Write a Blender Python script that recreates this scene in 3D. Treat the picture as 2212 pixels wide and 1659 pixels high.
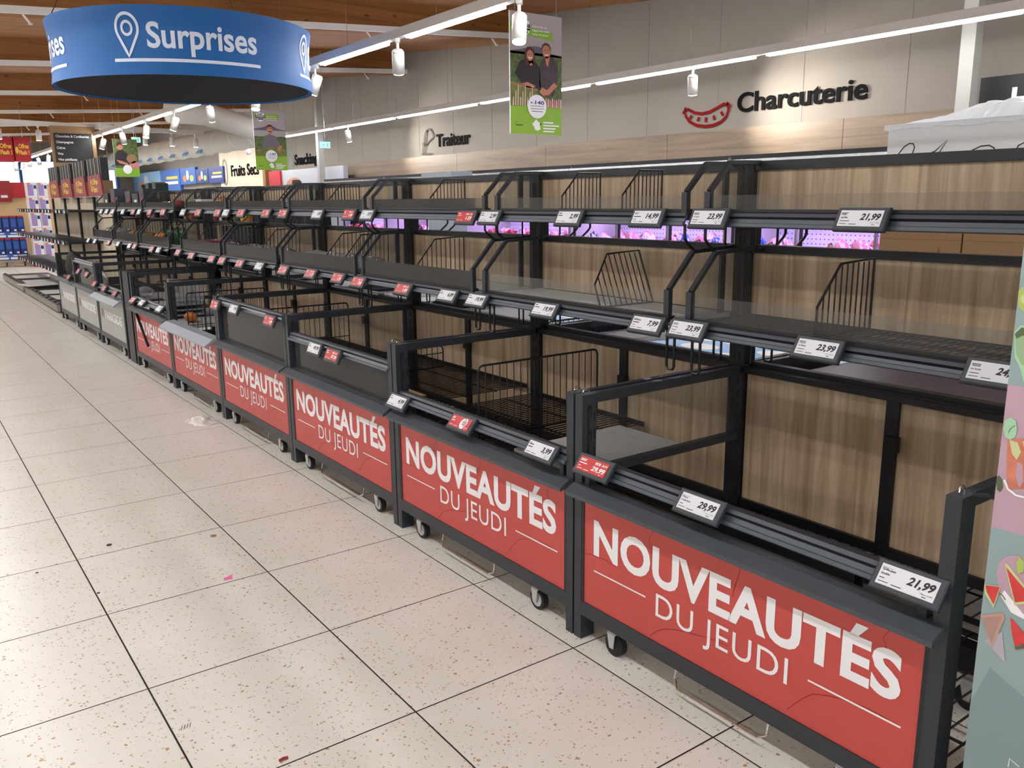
import bpy, bmesh, math, random
from math import sin, cos, pi, radians, sqrt, atan2
from mathutils import Vector, Matrix

for o in list(bpy.data.objects):
    bpy.data.objects.remove(o, do_unlink=True)
scene = bpy.context.scene
COL = scene.collection
random.seed(7)

# ---------------------------------------------------------------- camera (solved from the floor tiles and the 1.25 m bays)
F_PX = 1835.0
YAW, PIT, ROL, CAMH = radians(35.899), radians(12.282), radians(-0.5814), 1.467
_f = Vector((sin(YAW) * cos(PIT), cos(YAW) * cos(PIT), -sin(PIT)))
_r0 = Vector((cos(YAW), -sin(YAW), 0))
_u0 = _r0.cross(_f)
_r = _r0 * cos(ROL) + _u0 * sin(ROL)
_u = _u0 * cos(ROL) - _r0 * sin(ROL)
CAM = Vector((0, 0, CAMH))
cd = bpy.data.cameras.new('camera')
cam = bpy.data.objects.new('camera', cd)
COL.objects.link(cam)
cam.matrix_world = Matrix(((_r.x, _u.x, -_f.x, 0), (_r.y, _u.y, -_f.y, 0), (_r.z, _u.z, -_f.z, CAMH), (0, 0, 0, 1)))
cd.sensor_width = 36.0
cd.lens = 36.0 * F_PX / 2212.0
cd.clip_start = 0.02
cd.clip_end = 200
scene.camera = cam

# ---------------------------------------------------------------- world, exposure
w = bpy.data.worlds.new('daylight')
scene.world = w
w.use_nodes = True
bg = w.node_tree.nodes['Background']
bg.inputs[0].default_value = (0.80, 0.90, 1.0, 1)
bg.inputs[1].default_value = 1.5
vs = scene.view_settings
vs.view_transform = 'Standard'
vs.look = 'None'
vs.exposure = 0.32
vs.gamma = 1.0
vs.use_curve_mapping = False
cy = scene.cycles
cy.max_bounces = 7
cy.diffuse_bounces = 3
cy.glossy_bounces = 3
cy.transmission_bounces = 2
cy.transparent_max_bounces = 20
cy.caustics_reflective = False
cy.caustics_refractive = False
LED_POWER = 46.0          # emission of the white LED strips under the ceiling
CHILL_POWER = 26.0         # emission of the violet strips inside the chillers


def ray(x, y):
    return _f + _r * ((x - 1106) / F_PX) - _u * ((y - 829.5) / F_PX)


def atX(x, y, V):
    d = ray(x, y)
    return CAM + d * (V / d.x)


def atY(x, y, V):
    d = ray(x, y)
    return CAM + d * (V / d.y)


def atZ(x, y, V):
    d = ray(x, y)
    return CAM + d * ((V - CAMH) / d.z)


# ---------------------------------------------------------------- materials
MATS = {}


def new_mat(name):
    m = bpy.data.materials.new(name)
    m.use_nodes = True
    nt = m.node_tree
    b = nt.nodes['Principled BSDF']
    return m, nt, b


def srgb(r, g, b):
    def c(v):
        v /= 255.0
        return v / 12.92 if v <= 0.04045 else ((v + 0.055) / 1.055) ** 2.4
    return (c(r), c(g), c(b), 1)


def mat(name, col, rough=0.5, metal=0.0, emit=None, noise=0.0, spec=None, scale=40.0):
    if name in MATS:
        return MATS[name]
    m, nt, b = new_mat(name)
    b.inputs['Base Color'].default_value = col
    b.inputs['Roughness'].default_value = rough
    b.inputs['Metallic'].default_value = metal
    if spec is not None:
        b.inputs['Specular IOR Level'].default_value = spec
    if emit:
        b.inputs['Emission Color'].default_value = emit[0]
        b.inputs['Emission Strength'].default_value = emit[1]
    if noise:
        g = nt.nodes.new('ShaderNodeNewGeometry')
        n = nt.nodes.new('ShaderNodeTexNoise')
        n.inputs['Scale'].default_value = scale
        n.inputs['Detail'].default_value = 4
        nt.links.new(g.outputs['Position'], n.inputs['Vector'])
        r = nt.nodes.new('ShaderNodeMapRange')
        r.inputs[1].default_value = 0.3
        r.inputs[2].default_value = 0.7
        r.inputs[3].default_value = 1 - noise
        r.inputs[4].default_value = 1 + noise
        nt.links.new(n.outputs[0], r.inputs[0])
        mx = nt.nodes.new('ShaderNodeMix')
        mx.data_type = 'RGBA'
        mx.blend_type = 'MULTIPLY'
        mx.inputs[0].default_value = 1
        mx.inputs[6].default_value = col
        nt.links.new(r.outputs[0], mx.inputs[7])
        nt.links.new(mx.outputs[2], b.inputs['Base Color'])
    MATS[name] = m
    return m


def glass_mat(name, tint=(0.86, 0.88, 0.88, 1), gloss=0.06, haze=0.0, hazecol=(0.6, 0.6, 0.6, 1)):
    m = bpy.data.materials.new(name)
    m.use_nodes = True
    nt = m.node_tree
    nt.nodes.clear()
    out = nt.nodes.new('ShaderNodeOutputMaterial')
    tr = nt.nodes.new('ShaderNodeBsdfTransparent')
    tr.inputs[0].default_value = tint
    gl = nt.nodes.new('ShaderNodeBsdfGlossy')
    gl.inputs['Roughness'].default_value = 0.05
    fr = nt.nodes.new('ShaderNodeFresnel')
    fr.inputs[0].default_value = 1.2
    mx = nt.nodes.new('ShaderNodeMixShader')
    nt.links.new(fr.outputs[0], mx.inputs[0])
    nt.links.new(tr.outputs[0], mx.inputs[1])
    nt.links.new(gl.outputs[0], mx.inputs[2])
    last = mx
    if haze:
        df = nt.nodes.new('ShaderNodeBsdfDiffuse')
        df.inputs[0].default_value = hazecol
        m2 = nt.nodes.new('ShaderNodeMixShader')
        m2.inputs[0].default_value = haze
        nt.links.new(mx.outputs[0], m2.inputs[1])
        nt.links.new(df.outputs[0], m2.inputs[2])
        last = m2
    nt.links.new(last.outputs[0], out.inputs[0])
    MATS[name] = m
    return m


def wood_mat(name, c1, c2, axis, rough=0.5, fine=26.0, knots=0.0, long=0.9):
    """grain stretched along world axis index `axis`"""
    m, nt, b = new_mat(name)
    L = nt.links.new
    g = nt.nodes.new('ShaderNodeNewGeometry')
    mp = nt.nodes.new('ShaderNodeMapping')
    s = [fine, fine, fine]
    s[axis] = long
    mp.inputs['Scale'].default_value = s
    L(g.outputs['Position'], mp.inputs['Vector'])
    n = nt.nodes.new('ShaderNodeTexNoise')
    n.inputs['Scale'].default_value = 1.0
    n.inputs['Detail'].default_value = 5
    n.inputs['Roughness'].default_value = 0.62
    n.inputs['Distortion'].default_value = 0.6
    L(mp.outputs[0], n.inputs['Vector'])
    cr = nt.nodes.new('ShaderNodeValToRGB')
    e = cr.color_ramp.elements
    e[0].position, e[0].color = 0.32, c2
    e[1].position, e[1].color = 0.66, c1
    L(n.outputs[0], cr.inputs[0])
    src = cr.outputs[0]
    if knots:
        mp2 = nt.nodes.new('ShaderNodeMapping')
        s2 = [3.0, 7.0, 7.0]
        if axis != 0:
            s2 = [7.0, 7.0, 7.0]
            s2[axis] = 3.0
        mp2.inputs['Scale'].default_value = s2
        L(g.outputs['Position'], mp2.inputs['Vector'])
        v = nt.nodes.new('ShaderNodeTexVoronoi')
        v.inputs['Scale'].default_value = 1.0
        L(mp2.outputs[0], v.inputs['Vector'])
        lt = nt.nodes.new('ShaderNodeMapRange')
        lt.inputs[1].default_value = 0.06
        lt.inputs[2].default_value = 0.16
        lt.inputs[3].default_value = knots
        lt.inputs[4].default_value = 0
        L(v.outputs['Distance'], lt.inputs[0])
        mx = nt.nodes.new('ShaderNodeMix')
        mx.data_type = 'RGBA'
        L(lt.outputs[0], mx.inputs[0])
        L(src, mx.inputs[6])
        mx.inputs[7].default_value = (c2[0] * .25, c2[1] * .22, c2[2] * .2, 1)
        src = mx.outputs[2]
    L(src, b.inputs['Base Color'])
    b.inputs['Roughness'].default_value = rough
    MATS[name] = m
    return m


def terrazzo():
    m, nt, b = new_mat('terrazzo')
    L = nt.links.new
    g = nt.nodes.new('ShaderNodeNewGeometry')
    base = srgb(232, 233, 227)
    n0 = nt.nodes.new('ShaderNodeTexNoise')
    n0.inputs['Scale'].default_value = 3.0
    n0.inputs['Detail'].default_value = 2
    L(g.outputs['Position'], n0.inputs['Vector'])
    cr = nt.nodes.new('ShaderNodeValToRGB')
    cr.color_ramp.elements[0].position = .3
    cr.color_ramp.elements[0].color = srgb(225, 226, 218)
    cr.color_ramp.elements[1].position = .7
    cr.color_ramp.elements[1].color = base
    L(n0.outputs[0], cr.inputs[0])
    src = cr.outputs[0]
    for scale, thr, dens, cols in ((46.0, 0.27, 0.26, ((182, 150, 112), (160, 150, 138), (198, 172, 140))),
                                   (105.0, 0.40, 0.42, ((178, 166, 150), (188, 160, 130), (160, 156, 150)))):
        nd = nt.nodes.new('ShaderNodeTexNoise')
        nd.inputs['Scale'].default_value = scale * 1.3
        nd.inputs['Detail'].default_value = 1
        L(g.outputs['Position'], nd.inputs['Vector'])
        mxv = nt.nodes.new('ShaderNodeMix')
        mxv.data_type = 'VECTOR'
        mxv.inputs[0].default_value = 0.012
        L(g.outputs['Position'], mxv.inputs[4])
        L(nd.outputs[1], mxv.inputs[5])
        v = nt.nodes.new('ShaderNodeTexVoronoi')
        v.inputs['Scale'].default_value = scale
        v.inputs['Randomness'].default_value = 1
        L(mxv.outputs[1], v.inputs['Vector'])
        sp = nt.nodes.new('ShaderNodeSeparateColor')
        L(v.outputs['Color'], sp.inputs[0])
        a = nt.nodes.new('ShaderNodeMath')
        a.operation = 'LESS_THAN'
        L(sp.outputs[0], a.inputs[0])
        a.inputs[1].default_value = dens
        # chip size depends on the cell
        sz = nt.nodes.new('ShaderNodeMath')
        sz.operation = 'MULTIPLY'
        L(sp.outputs[1], sz.inputs[0])
        sz.inputs[1].default_value = thr
        c = nt.nodes.new('ShaderNodeMath')
        c.operation = 'LESS_THAN'
        L(v.outputs['Distance'], c.inputs[0])
        L(sz.outputs[0], c.inputs[1])
        ml = nt.nodes.new('ShaderNodeMath')
        ml.operation = 'MULTIPLY'
        L(a.outputs[0], ml.inputs[0])
        L(c.outputs[0], ml.inputs[1])
        r2 = nt.nodes.new('ShaderNodeValToRGB')
        r2.color_ramp.interpolation = 'CONSTANT'
        e = r2.color_ramp.elements
        e[0].color = srgb(*cols[0])
        e[1].position = .35
        e[1].color = srgb(*cols[1])
        e.new(.7).color = srgb(*cols[2])
        L(sp.outputs[2], r2.inputs[0])
        mx = nt.nodes.new('ShaderNodeMix')
        mx.data_type = 'RGBA'
        L(ml.outputs[0], mx.inputs[0])
        L(src, mx.inputs[6])
        L(r2.outputs[0], mx.inputs[7])
        src = mx.outputs[2]
    L(src, b.inputs['Base Color'])
    b.inputs['Roughness'].default_value = .30
    b.inputs['Specular IOR Level'].default_value = 0.55
    MATS['terrazzo'] = m
    return m


def dotted(name, base, dot, scale, rad=0.16):
    """perforated sheet: grid of dots on an X-facing panel"""
    m, nt, b = new_mat(name)
    L = nt.links.new
    g = nt.nodes.new('ShaderNodeNewGeometry')
    sx = nt.nodes.new('ShaderNodeSeparateXYZ')
    L(g.outputs['Position'], sx.inputs[0])
    ds = []
    for ax in (1, 2):
        mu = nt.nodes.new('ShaderNodeMath')
        mu.operation = 'MULTIPLY'
        mu.inputs[1].default_value = scale
        L(sx.outputs[ax], mu.inputs[0])
        fr = nt.nodes.new('ShaderNodeMath')
        fr.operation = 'FRACT'
        L(mu.outputs[0], fr.inputs[0])
        su = nt.nodes.new('ShaderNodeMath')
        su.operation = 'SUBTRACT'
        su.inputs[1].default_value = .5
        L(fr.outputs[0], su.inputs[0])
        pw = nt.nodes.new('ShaderNodeMath')
        pw.operation = 'POWER'
        pw.inputs[1].default_value = 2
        L(su.outputs[0], pw.inputs[0])
        ds.append(pw)
    ad = nt.nodes.new('ShaderNodeMath')
    L(ds[0].outputs[0], ad.inputs[0])
    L(ds[1].outputs[0], ad.inputs[1])
    lt = nt.nodes.new('ShaderNodeMath')
    lt.operation = 'LESS_THAN'
    L(ad.outputs[0], lt.inputs[0])
    lt.inputs[1].default_value = rad * rad
    mx = nt.nodes.new('ShaderNodeMix')
    mx.data_type = 'RGBA'
    L(lt.outputs[0], mx.inputs[0])
    mx.inputs[6].default_value = base
    mx.inputs[7].default_value = dot
    L(mx.outputs[2], b.inputs['Base Color'])
    MATS[name] = m
    return m


M = MATS
mat('anthracite', srgb(42, 47, 54), .42, noise=.06)
mat('anthracite_dark', srgb(26, 29, 35), .45)
mat('black', srgb(13, 14, 17), .45)
mat('black_matte', srgb(14, 14, 16), .8)
mat('rail_grey', srgb(70, 80, 91), .38)
mat('ledge_grey', srgb(66, 73, 81), .4, noise=.08, scale=25)
mat('plate_grey', srgb(150, 160, 172), .4, noise=.05)
mat('board_grey', srgb(176, 177, 180), .5, noise=.08, scale=14)
mat('red_panel', srgb(190, 74, 70), .4, noise=.05, scale=7)
mat('red_line', srgb(150, 34, 36), .5)
mat('print_white', srgb(236, 238, 242), .45)
mat('white', srgb(225, 225, 222), .5)
mat('column_paint', srgb(160, 159, 155), .6)
mat('offwhite', srgb(214, 212, 205), .6)
mat('steel', srgb(190, 192, 195), .25, 1.0)
mat('chrome', srgb(220, 220, 222), .14, 1.0)
mat('rubber', srgb(24, 24, 26), .65)
mat('zinc', srgb(200, 202, 204), .35, .6)
mat('screen_white', srgb(222, 226, 234), .35)
mat('screen_red', srgb(196, 34, 36), .35)
mat('ink', srgb(18, 18, 22), .5)
mat('tag_case', srgb(50, 57, 66), .45)
mat('wall_paint', srgb(130, 123, 116), .85, noise=.02, scale=3)
mat('wall_grey', srgb(176, 178, 188), .7)
mat('lettering', srgb(16, 16, 18), .9, spec=.1)
mat('sausage_red', srgb(118, 18, 20), .8, spec=.1)
mat('taupe', srgb(120, 116, 106), .5)
mat('taupe_icon', srgb(74, 70, 62), .8)
mat('green_icon', srgb(92, 140, 118), .5)
mat('ring_blue', srgb(0, 94, 166), .6)
mat('ring_inner', srgb(8, 8, 20), .8)
mat('ring_text', srgb(215, 226, 244), .5)
mat('led', (1, 1, 1, 1), .5, emit=((1.0, 0.99, 0.978, 1), LED_POWER))
mat('led_spot', (1, 1, 1, 1), .5, emit=((1.0, .96, .9, 1), 30))
mat('led_violet', (1, 1, 1, 1), .5, emit=((.50, .30, 1.0, 1), CHILL_POWER))
mat('concrete', srgb(150, 146, 136), .8)
mat('parkside_grey', srgb(168, 170, 168), .38, noise=.06, scale=5)
mat('cardboard', srgb(158, 126, 92), .75, noise=.05)
mat('cardboard_dark', srgb(120, 94, 68), .8)
mat('foam_white', srgb(214, 216, 218), .7)
mat('navy', srgb(24, 46, 120), .45)
mat('blue_mid', srgb(40, 90, 170), .45)
mat('sky_print', srgb(120, 178, 232), .35)
mat('green_print', srgb(134, 178, 44), .5)
mat('yellow', srgb(226, 190, 70), .5)
mat('dark_red', srgb(148, 34, 44), .5)
mat('skin', srgb(202, 148, 122), .5)
mat('hair', srgb(60, 48, 40), .7)
mat('pink', srgb(236, 120, 180), .6)
glass_mat('pane', (0.90, 0.91, 0.91, 1), haze=.02)
glass_mat('pane_dusty', (0.86, 0.87, 0.87, 1), haze=.05)
glass_mat('film', (0.92, 0.95, 0.98, 1), haze=.36, hazecol=(.92, .95, 1.0, 1))
glass_mat('clear_bag', (0.80, 0.82, 0.85, 1), haze=.22, hazecol=(.7, .72, .76, 1))
wood_mat('oak_v', srgb(190, 170, 143), srgb(144, 122, 96), 2, .48, 26, long=1.3)
wood_mat('oak_h', srgb(132, 114, 97), srgb(106, 90, 74), 1, .5, 14, long=.7)
wood_mat('beige_panel', srgb(226, 212, 190), srgb(206, 190, 164), 2, .55, 20, long=1.2)
wood_mat('ceil_wood', srgb(164, 110, 56), srgb(124, 76, 34), 0, .6, 13, knots=.8, long=.5)
terrazzo()
mat('grout', srgb(58, 56, 53), .9)
dotted('perforated', srgb(226, 226, 236), srgb(120, 110, 160), 20.0)
mat('joint', srgb(134, 128, 120), .8)


# ---------------------------------------------------------------- mesh builder
class MB:
    def __init__(s):
        s.v, s.f, s.m, s.mats = [], [], [], []

    def mi(s, m):
        if m not in s.mats:
            s.mats.append(m)
        return s.mats.index(m)

    def add(s, vs, fs, m):
        k = s.mi(m)
        n = len(s.v)
        s.v += [tuple(q) for q in vs]
        for f in fs:
            s.f.append(tuple(n + i for i in f))
            s.m.append(k)

    def box(s, x0, x1, y0, y1, z0, z1, m):
        vs = [(x, y, z) for x in (x0, x1) for y in (y0, y1) for z in (z0, z1)]
        s.add(vs, [(0, 1, 3, 2), (4, 6, 7, 5), (0, 4, 5, 1), (2, 3, 7, 6), (0, 2, 6, 4), (1, 5, 7, 3)], m)

    def bar(s, a, b, w, h, m, up=(0, 0, 1)):
        a, b = Vector(a), Vector(b)
        d = (b - a).normalized()
        u = Vector(up)
        if abs(d.dot(u)) > .98:
            u = Vector((1, 0, 0))
        r = d.cross(u).normalized()
        q = r.cross(d)
        vs = []
        for p in (a, b):
            for i, j in ((-1, -1), (1, -1), (1, 1), (-1, 1)):
                vs.append(p + r * (i * w / 2) + q * (j * h / 2))
        s.add(vs, [(0, 3, 2, 1), (4, 5, 6, 7), (0, 1, 5, 4), (1, 2, 6, 5), (2, 3, 7, 6), (3, 0, 4, 7)], m)

    def tube(s, pts, r, m, n=6, closed=False):
        pts = [Vector(p) for p in pts]
        rings = []
        N = len(pts)
        ref = None
        for i in range(N):
            if closed:
                d = (pts[(i + 1) % N] - pts[i - 1]).normalized()
            else:
                d = (pts[min(i + 1, N - 1)] - pts[max(i - 1, 0)]).normalized()
            if ref is None:
                ref = Vector((0, 0, 1)) if abs(d.z) < .9 else Vector((1, 0, 0))
            a = (ref - d * ref.dot(d)).normalized()
            ref = a
            b = d.cross(a)
            rings.append([pts[i] + (a * cos(2 * pi * k / n) + b * sin(2 * pi * k / n)) * r for k in range(n)])
        vs = [p for rg in rings for p in rg]
        fs = []
        for i in range(N if closed else N - 1):
            j = (i + 1) % N
            for k in range(n):
                fs.append((i * n + k, i * n + (k + 1) % n, j * n + (k + 1) % n, j * n + k))
        if not closed:
            fs.append(tuple(range(n))[::-1])
            fs.append(tuple((N - 1) * n + k for k in range(n)))
        s.add(vs, fs, m)

    def cyl(s, a, b, r0, r1, m, n=16, caps=True):
        a, b = Vector(a), Vector(b)
        d = (b - a).normalized()
        ref = Vector((0, 0, 1)) if abs(d.z) < .9 else Vector((1, 0, 0))
        p = (ref - d * ref.dot(d)).normalized()
        q = d.cross(p)
        vs = [c + (p * cos(2 * pi * k / n) + q * sin(2 * pi * k / n)) * r for c, r in ((a, r0), (b, r1)) for k in range(n)]
        fs = [(k, (k + 1) % n, n + (k + 1) % n, n + k) for k in range(n)]
        if caps:
            fs.append(tuple(range(n))[::-1])
            fs.append(tuple(range(n, 2 * n)))
        s.add(vs, fs, m)

    def prism(s, prof, y0, y1, m, axis='y'):
        """profile (x,z) list extruded along y  (or (y,z) along x, or (x,y) along z)"""
        n = len(prof)
        vs = []
        for t in (y0, y1):
            for p in prof:
                vs.append((p[0], t, p[1]) if axis == 'y' else ((t, p[0], p[1]) if axis == 'x' else (p[0], p[1], t)))
        fs = [(k, (k + 1) % n, n + (k + 1) % n, n + k) for k in range(n)] + [tuple(range(n))[::-1], tuple(range(n, 2 * n))]
        s.add(vs, fs, m)

    def lathe(s, prof, c, m, n=16):
        """profile (r,z) about a vertical axis through c"""
        vs = [(c[0] + r * cos(2 * pi * k / n), c[1] + r * sin(2 * pi * k / n), c[2] + z) for r, z in prof for k in range(n)]
        fs = []
        for i in range(len(prof) - 1):
            for k in range(n):
                fs.append((i * n + k, i * n + (k + 1) % n, (i + 1) * n + (k + 1) % n, (i + 1) * n + k))
        fs.append(tuple(range(n))[::-1])
        fs.append(tuple((len(prof) - 1) * n + k for k in range(n)))
        s.add(vs, fs, m)

    def mesh(s, name, smooth=False):
        me = bpy.data.meshes.new(name)
        me.from_pydata(s.v, [], s.f)
        for m in s.mats:
            me.materials.append(MATS[m])
        me.polygons.foreach_set('material_index', s.m)
        if smooth:
            me.polygons.foreach_set('use_smooth', [True] * len(s.f))
        me.update()
        return me


CACHE = {}


def ob(name, mb, parent=None, loc=None, smooth=False, key=None, rot=None):
    """link an object; mb is a builder, a mesh, or a function that fills a builder (cached under key)"""
    if key and key in CACHE:
        me = CACHE[key]
    else:
        if callable(mb):
            b = MB()
            mb(b)
            mb = b
        me = mb if isinstance(mb, bpy.types.Mesh) else mb.mesh(name, smooth)
        if smooth and not isinstance(mb, bpy.types.Mesh):
            pass
        if key:
            CACHE[key] = me
    o = bpy.data.objects.new(name, me)
    COL.objects.link(o)
    if parent:
        o.parent = parent
    if loc is not None:
        o.location = loc
    if rot is not None:
        o.rotation_euler = rot
    return o


def tag(o, label, cat=None, group=None, kind=None):
    if label:
        o['label'] = label
    if cat:
        o['category'] = cat
    if group:
        o['group'] = group
    if kind:
        o['kind'] = kind
    return o


def thing(name, label, cat, loc=(0, 0, 0), rotz=0.0, group=None):
    o = bpy.data.objects.new(name, None)
    o.empty_display_size = .1
    COL.objects.link(o)
    o.location = loc
    o.rotation_euler = (0, 0, rotz)
    return tag(o, label, cat, group)


def struct(name, mb, parent=None, key=None, smooth=False):
    o = ob(name, mb, parent, key=key, smooth=smooth)
    if parent is None:
        o['kind'] = 'structure'
    return o


# ---------------------------------------------------------------- flat print: text and 2-D shapes laid on a plane
_T = {}


def text_mesh(body, bold=0.0, shear=0.0, res=4, space=1.0):
    """vertices/faces of a text of size 1 (cap height about .7), left aligned on the baseline"""
    k = (body, bold, shear, res, space)
    if k in _T:
        return _T[k]
    cu = bpy.data.curves.new('t', 'FONT')
    cu.body = body
    cu.offset = bold
    cu.shear = shear
    cu.resolution_u = res
    cu.space_character = space
    o = bpy.data.objects.new('t', cu)
    COL.objects.link(o)
    dg = bpy.context.evaluated_depsgraph_get()
    me = bpy.data.meshes.new_from_object(o.evaluated_get(dg))
    vs = [(v.co.x, v.co.y) for v in me.vertices]
    fs = [tuple(p.vertices) for p in me.polygons]
    bpy.data.objects.remove(o, do_unlink=True)
    bpy.data.curves.remove(cu)
    bpy.data.meshes.remove(me)
    if vs:
        mx = min(v[0] for v in vs)
        vs = [(x - mx, y) for x, y in vs]
    _T[k] = (vs, fs)
    return _T[k]


class Plane2:
    """prints 2-D figures into a builder on the plane O + x*u + y*v, lifted by layers along n"""

    def __init__(s, mb, O, u, v, eps=0.0008, fn=None):
        s.mb, s.O, s.u, s.v = mb, Vector(O), Vector(u), Vector(v)
        s.n = s.u.cross(s.v).normalized()
        s.eps = eps
        s.fn = fn

    def P(s, x, y, layer):
        if s.fn:
            return s.fn(x, y, layer * s.eps)
        return s.O + s.u * x + s.v * y + s.n * (layer * s.eps)

    def raw(s, vs, fs, m, layer=1):
        s.mb.add([s.P(x, y, layer) for x, y in vs], fs, m)

    def poly(s, pts, m, layer=1):
        s.raw(pts, [tuple(range(len(pts)))], m, layer)

    def rect(s, x0, y0, x1, y1, m, layer=1):
        s.poly([(x0, y0), (x1, y0), (x1, y1), (x0, y1)], m, layer)

    def ell(s, cx, cy, rx, ry, m, layer=1, n=24):
        s.poly([(cx + rx * cos(2 * pi * k / n), cy + ry * sin(2 * pi * k / n)) for k in range(n)], m, layer)

    def stroke(s, pts, wd, m, layer=1, closed=False):
        N = len(pts)
        vs, fs = [], []
        for i in range(N):
            if closed:
                a, b = pts[i - 1], pts[(i + 1) % N]
            else:
                a, b = pts[max(i - 1, 0)], pts[min(i + 1, N - 1)]
            dx, dy = b[0] - a[0], b[1] - a[1]
            L = sqrt(dx * dx + dy * dy) or 1
            nx, ny = -dy / L * wd / 2, dx / L * wd / 2
            vs += [(pts[i][0] + nx, pts[i][1] + ny), (pts[i][0] - nx, pts[i][1] - ny)]
        for i in range(N if closed else N - 1):
            j = (i + 1) % N
            fs.append((2 * i, 2 * i + 1, 2 * j + 1, 2 * j))
        s.raw(vs, fs, m, layer)

    def text(s, body, x, y, h, m, layer=1, width=None, bold=0.0, shear=0.0, res=4, right=False, center=False, space=1.0):
        """h = cap height (approx.), width = forced total width"""
        vs, fs = text_mesh(body, bold, shear, res, space)
        if not vs:
            return 0
        W = max(v[0] for v in vs)
        k = h / 0.73
        kx = (width / W) if width else k
        ox = x - (W * kx if right else (W * kx / 2 if center else 0))
        s.raw([(ox + a * kx, y + b * k) for a, b in vs], fs, m, layer)
        return W * kx


def arc(cx, cy, rx, ry, a0, a1, n=16):
    return [(cx + rx * cos(radians(a0 + (a1 - a0) * k / n)), cy + ry * sin(radians(a0 + (a1 - a0) * k / n))) for k in range(n + 1)]


U_AISLE, V_UP = Vector((0, -1, 0)), Vector((0, 0, 1))      # a face that looks at -X
U_X = Vector((1, 0, 0))                                      # a face that looks at -Y

# ================================================================= THE SHELL
T = 0.6024
TX0, TY0 = 0.4698, 1.9796
fl = struct('floor', lambda b: b.box(-9.5, 9.0, -8, 36, -.06, -.004, 'grout'))


def tile_fn(b):
    g = .0026
    t = T / 2 - g
    c = .0008
    vs = [(-t, -t, -.02), (t, -t, -.02), (t, t, -.02), (-t, t, -.02), (-t, -t, -c), (t, -t, -c), (t, t, -c), (-t, t, -c),
          (-t + c, -t + c, 0), (t - c, -t + c, 0), (t - c, t - c, 0), (-t + c, t - c, 0)]
    b.add(vs, [(8, 9, 10, 11)] + [(4 + i, 4 + (i + 1) % 4, 8 + (i + 1) % 4, 8 + i) for i in range(4)], 'terrazzo')
    b.add(vs[:8], [(i, (i + 1) % 4, 4 + (i + 1) % 4, 4 + i) for i in range(4)], 'grout')


near = set()
for i in range(-2, 4):
    for j in range(-3, 34 if i >= -1 else 22):
        near.add((i, j))
near = set(sorted(near, key=lambda q: q[1])[:220])
for i, j in sorted(near):
    ob('floor_tile', tile_fn, fl, (TX0 + T * (i + .5), TY0 + T * (j + .5), 0), key='tile')
b = MB()
for i in range(-16, 14):
    for j in range(-16, 56):
        if (i, j) in near:
            continue
        x, y = TX0 + T * (i + .5), TY0 + T * (j + .5)
        if -9.4 < x < 8.7 and -7.9 < y < 35.6:
            t = T / 2 - .0022
            b.box(x - t, x + t, y - t, y + t, -.02, 0, 'terrazzo')
o = ob('floor_tiling', b, fl)
tag(o, 'far terrazzo tiles', kind='stuff')

XW = 8.0
struct('wall_back', lambda b: b.box(XW + .02, XW + .3, -8, 36, 0, 6, 'wall_paint'))
struct('wall_left', lambda b: b.box(-9.6, -9.4, -8, 36, 0, 6, 'wall_paint'))


def far_wall(b):
    b.box(-9.5, 1.0, 35.6, 35.8, 0, 5, 'wall_paint')
    b.box(7.4, 8.3, 35.6, 35.8, 0, 5, 'wall_paint')
    b.box(1.0, 7.4, 35.6, 35.8, 0, .5, 'wall_paint')
    b.box(1.0, 7.4, 35.6, 35.8, 3.0, 5, 'wall_paint')


struct('wall_far', far_wall)
wn = struct('window_1', lambda b: [b.box(x - .04, x + .04, 35.58, 35.82, .5, 3.0, 'blue_mid') for x in (1.0, 2.6, 4.2, 5.8, 7.4)] + [b.box(1, 7.4, 35.58, 35.82, z - .04, z + .04, 'blue_mid') for z in (.5, 1.9, 3.0)])
for i in range(4):
    for z0, z1 in ((.54, 1.86), (1.94, 2.96)):
        ob('window_pane', lambda b: b.box(1.04 + 1.6 * i, 2.56 + 1.6 * i, 35.68, 35.7, z0, z1, 'pane'), wn)

# roof: glulam teeth, every bay rises along Y and drops again at a deep beam
PER = 3.9


def ceil_z(x):
    return 3.71 - .055 * (XW - x)



def roof_z(x, y):
    k = ((y - 10.4) / PER) % 1.0
    return ceil_z(x) + .36 * k


ce = struct('ceiling', lambda b: b.box(-9.6, 8.3, -8, 36, 6.0, 6.1, 'ceil_wood'))
for n in range(-5, 7):
    ya, yb = 10.4 + PER * n, 10.4 + PER * (n + 1)
    if yb < -8 or ya > 36:
        continue
    def slab(b, ya=ya, yb=yb):
        xs = (-9.6, 8.3)
        for (y0, z0, y1, z1, th) in ((ya + .16, 0.0, yb, .36, .08),):
            vs = []
            for x in xs:
                zc = ceil_z(x)
                vs += [(x, y0, zc + z0), (x, y1, zc + z1), (x, y1, zc + z1 + th), (x, y0, zc + z0 + th)]
            b.add(vs, [(0, 1, 2, 3), (4, 7, 6, 5), (0, 4, 5, 1), (2, 6, 7, 3), (1, 5, 6, 2), (0, 3, 7, 4)], 'ceil_wood')
    ob('roof_panel', slab, ce)

    def beam(b, ya=ya):
        vs = []
        for x in (-9.6, 8.3):
            zc = ceil_z(x)
            vs += [(x, ya, zc), (x, ya + .16, zc), (x, ya + .16, zc + .44), (x, ya, zc + .44)]
        b.add(vs, [(0, 1, 2, 3), (4, 7, 6, 5), (0, 4, 5, 1), (2, 6, 7, 3), (1, 5, 6, 2), (0, 3, 7, 4)], 'ceil_wood')
    ob('roof_beam', beam, ce)

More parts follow.
